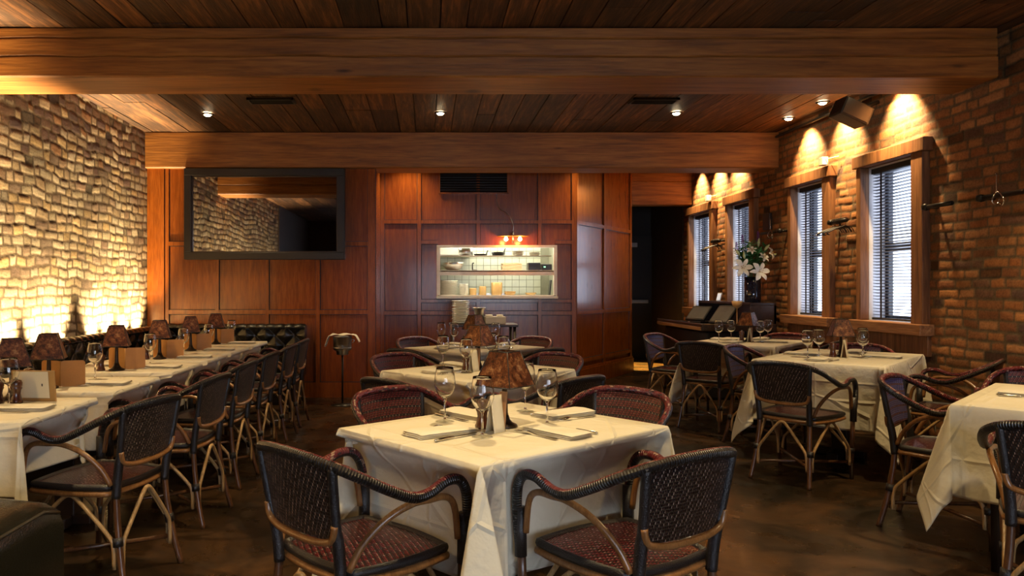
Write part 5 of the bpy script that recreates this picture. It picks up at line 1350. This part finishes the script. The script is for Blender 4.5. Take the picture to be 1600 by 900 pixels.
def lily(c, face, s=0.11):
    f = Vector(face).normalized(); a = f.orthogonal().normalized(); b2 = f.cross(a); m_ = MB()
    for k in range(6):
        an = k * PI / 3 + 0.3; dr = a * math.cos(an) + b2 * math.sin(an); sd = f.cross(dr)
        vs = []; n = 7
        for i in range(n + 1):
            t_ = i / n; rad = s * (t_ ** 0.85); out = s * 0.42 * (1 - (1 - t_) ** 2) - s * 0.30 * max(0, t_ - 0.55) ** 1.3 * 2
            ww = s * (0.20 if k % 2 else 0.26) * math.sin(PI * (t_ * 0.9 + 0.06)) ** 0.8
            p = Vector(c) + dr * rad + f * out; vs += [p - sd * ww + f * ww * 0.25, p, p + sd * ww + f * ww * 0.25]
        m_.add(vs, [(i*3+q_, i*3+q_+1, i*3+q_+4, i*3+q_+3) for i in range(n) for q_ in range(2)], None, 0, True)
    o = m_.build('lily_bloom', 'lily_white', bo)
    g = MB()
    for k in range(5):
        an = k * 1.257; e = Vector(c) + f * s * 0.55 + (a * math.cos(an) + b2 * math.sin(an)) * s * 0.18; g.tube([Vector(c), e], 0.0012, 4); g.tube([e - a * 0.006, e + a * 0.006], 0.0028, 5)
    g.build('stamen', 'pollen', o)
lily((-0.165, -0.10, 0.135), (-0.25, -1, 0.15), 0.115); lily((-0.005, -0.17, 0.085), (0.05, -1, 0.25), 0.12); lily((0.16, -0.09, 0.30), (0.8, -0.7, 0.3), 0.085); lily((0.06, -0.14, 0.25), (0.3, -1, 0.7), 0.07); lily((-0.06, -0.12, 0.33), (-0.3, -0.8, 0.8), 0.065)
def bud(c, d, L_=0.09):
    d = Vector(d).normalized(); P = [Vector(c) + d * L_ * t_ for t_ in (0, 0.15, 0.45, 0.8, 1.0)]; MB().tube(P, [0.004, 0.012, 0.018, 0.011, 0.002], 8).build('lily_bud', 'lily_bud', bo)
bud((-0.13, -0.08, 0.24), (-0.2, -0.2, 1)); bud((0.03, -0.08, 0.38), (0.1, 0, 1), 0.11); bud((-0.05, -0.05, 0.37), (-0.2, -0.1, 1)); bud((0.11, -0.06, 0.34), (0.6, -0.2, 0.8)); bud((0.19, -0.02, 0.27), (1, 0, 0.4)); bud((-0.17, -0.04, 0.28), (-0.5, 0, 0.8))
for (x, z, h_) in ((-0.13, 0.42, 0.11), (0.055, 0.45, 0.12), (-0.20, 0.34, 0.10)):
    q = MB(); q.tube([(x * 0.4, 0, 0.1), (x, -0.02, z)], 0.003, 5); q.build('flower_spike_stem', 'stem_green', bo)
    q = MB()
    for k in range(26):
        t_ = k / 26; a = k * 2.4; r_ = 0.016 * (1 - t_ * 0.6); q.lathe([(0, -0.007), (0.007, 0), (0, 0.008)], 5, (x + r_ * math.cos(a), -0.02 + r_ * math.sin(a), z + h_ * t_))
    q.build('flower_spike', 'purple_flower', bo)
# candle holder on a stem
cg = thing('candle_holder', 'stemmed glass candle holder with warm glow on the host stand', 'candle holder', (3.635, 8.72, 0.857))
MB().lathe([(0, 0), (0.04, 0), (0.012, 0.01), (0.006, 0.03), (0.006, 0.20), (0.02, 0.21), (0.050, 0.235), (0.060, 0.29), (0.056, 0.29), (0.046, 0.24), (0, 0.215)], 24).build('holder', 'candle_glow', cg)

# ================================================================== COAT RAILS ON THE BRICK WALL
PX, PZ = XR - 0.10, 1.955
def rail(y0, y1, lb, br):
    t = thing('coat_rail', lb, 'coat rail', (PX, (y0 + y1) / 2, PZ)); c = (y0 + y1) / 2
    MB().tube([(0, y0 - c, 0), (0, y1 - c, 0)], 0.018, 10).build('pipe', 'coated_pipe', t)
    for e in br: MB().tube([(0.10, e - c, 0), (0, e - c, 0)], 0.014, 8).build('bracket', 'coated_pipe', t); MB().lathe([(0, -0.03), (0.03, -0.02), (0.034, 0), (0.03, 0.02), (0, 0.03)], 14, (0, e - c, 0)).build('end_cap', 'coated_pipe', t)
    return t
rail(2.6, 5.44, 'black pipe coat rail on bare brick at the right edge of the photo', (5.42,))
rail(5.72, 6.04, 'short black pipe coat rail just right of the closest window', (6.02,))
rail(7.16, 7.46, 'black pipe coat rail full of hangers between the two near windows', (7.44,))
rail(8.50, 8.98, 'black pipe coat rail beside the flowers', (8.52,))
rail(10.28, 10.56, 'black pipe coat rail full of hangers between the two far windows', (10.3,))
def make_hanger():
    b = MB()
    b.tube(spline([(0.0, 0, -0.026), (0.026, 0, -0.004), (0.016, 0, 0.024), (-0.014, 0, 0.024), (-0.025, 0, 0.004)], 3), 0.003, 5)
    b.tube(spline([(0.0, 0, -0.026), (0.0, 0, -0.05), (-0.10, 0, -0.085), (-0.17, 0, -0.125), (-0.15, 0, -0.14)], 3), 0.0045, 5); b.tube(spline([(0.0, 0, -0.05), (0.06, 0, -0.07), (0.085, 0, -0.11)], 3), 0.0045, 5)
    return Proto(tag(b.build('coat_hanger', 'chrome'), 'silver coat hanger on the rail between the near windows', 'hanger'))
hg = make_hanger(); hg2 = make_hanger(); hg2.o.data.materials.clear(); hg2.o.data.materials.append(M['coated_pipe'])
hg.place((PX, 7.404, PZ), 0.04, 'silver coat hanger, last one on the rail between the near windows', 'hangers between the near windows')
for k in range(8): hg2.place((PX, 7.18 + 0.028 * k, PZ), 0.07 * math.sin(k * 2.1), 'dark coat hanger among others on the rail between the near windows', 'hangers between the near windows')
for k in range(7): hg2.place((PX, 10.335 + 0.031 * k, PZ), 0.07 * math.sin(k * 1.7), 'dark coat hanger among others on the rail between the far windows', 'hangers between the far windows')
def hook(y, lb):
    t = MB(); t.tube(spline([(0, 0, 0.15), (0.0, 0, 0.06), (0, 0, 0.02), (-0.02, 0, -0.01), (-0.03, 0, -0.05), (0.0, 0, -0.07), (0.014, 0, -0.05), (0.018, 0, -0.03)], 4), 0.0045, 6)
    t.tube(spline([(0, 0.0, 0.02), (-0.01, -0.05, 0.0), (-0.01, -0.08, -0.05), (0.0, -0.05, -0.08), (0.0, -0.02, -0.05)], 4), 0.0045, 6)
    o = t.build('coat_hook', 'chrome', None, (PX - 0.055, y, PZ + 0.0)); tag(o, lb, 'coat hook', 'silver coat hooks')
hook(5.20, 'silver twisted hook on the pipe rail at the right photo edge'); hook(8.63, 'silver twisted hook on the rail right of the flowers')

# speaker under the ceiling, its bracket and the cable duct
sk = thing('wall_speaker', 'black tilted loudspeaker high on the brick wall between two light pools', 'speaker', (3.87, 6.78, 2.90), R(-12))
sp1 = MB().obox((0, 0, 0), (0.28, 0.20, 0.17), roty=0.42, rotz=0.25).build('cabinet', 'speaker_body', sk, bevel=0.012)
n_ = Matrix.Rotation(0.25, 4, 'Z') @ Matrix.Rotation(0.42, 4, 'Y')
c = n_ @ Vector((-0.005, -0.102, 0)); MB().obox(c, (0.25, 0.006, 0.145), roty=0.42, rotz=0.25).build('grille', 'black_plastic', sp1, bevel=0.004)
MB().tube([(0.08, 0.0, 0.03), (0.24, 0.05, 0.10)], 0.018, 8).build('bracket', 'speaker_body', sk)
tag(MB().tube([(4.09, 5.75, ZC - 0.075), (4.09, 8.7, ZC - 0.075)], 0.016, 8).build('cable_conduit', 'coated_pipe'), 'dark conduit pipe along the top of the brick wall between the beams', 'pipe')
for (y, lb) in ((7.56, 'small cream box at the near end of the third window head'), (10.66, 'small cream box on the head of the farthest window')):
    t = thing('sensor_box', lb, 'sensor box', (4.03, y, WZ1 + 0.155)); MB().box(-0.03, 0.03, -0.04, 0.04, -0.038, 0.045).build('case', 'white_box', t, bevel=0.005); MB().tube([(0.0, -0.04, 0.02), (0.07, -0.16, 0.03)], 0.003, 5).build('wire', 'white_box', t)
pq = thing('wall_plaque', 'small dark framed plaque on the brick beside the flowers', 'plaque', (XR - 0.035, 8.98, 2.10))
MB().box(-0.012, 0.02, -0.09, 0.09, -0.10, 0.10).build('plaque_frame', 'frame_black', pq, bevel=0.004); MB().box(-0.014, -0.011, -0.07, 0.07, -0.08, 0.08).build('plate', 'table_wood_dark', pq)
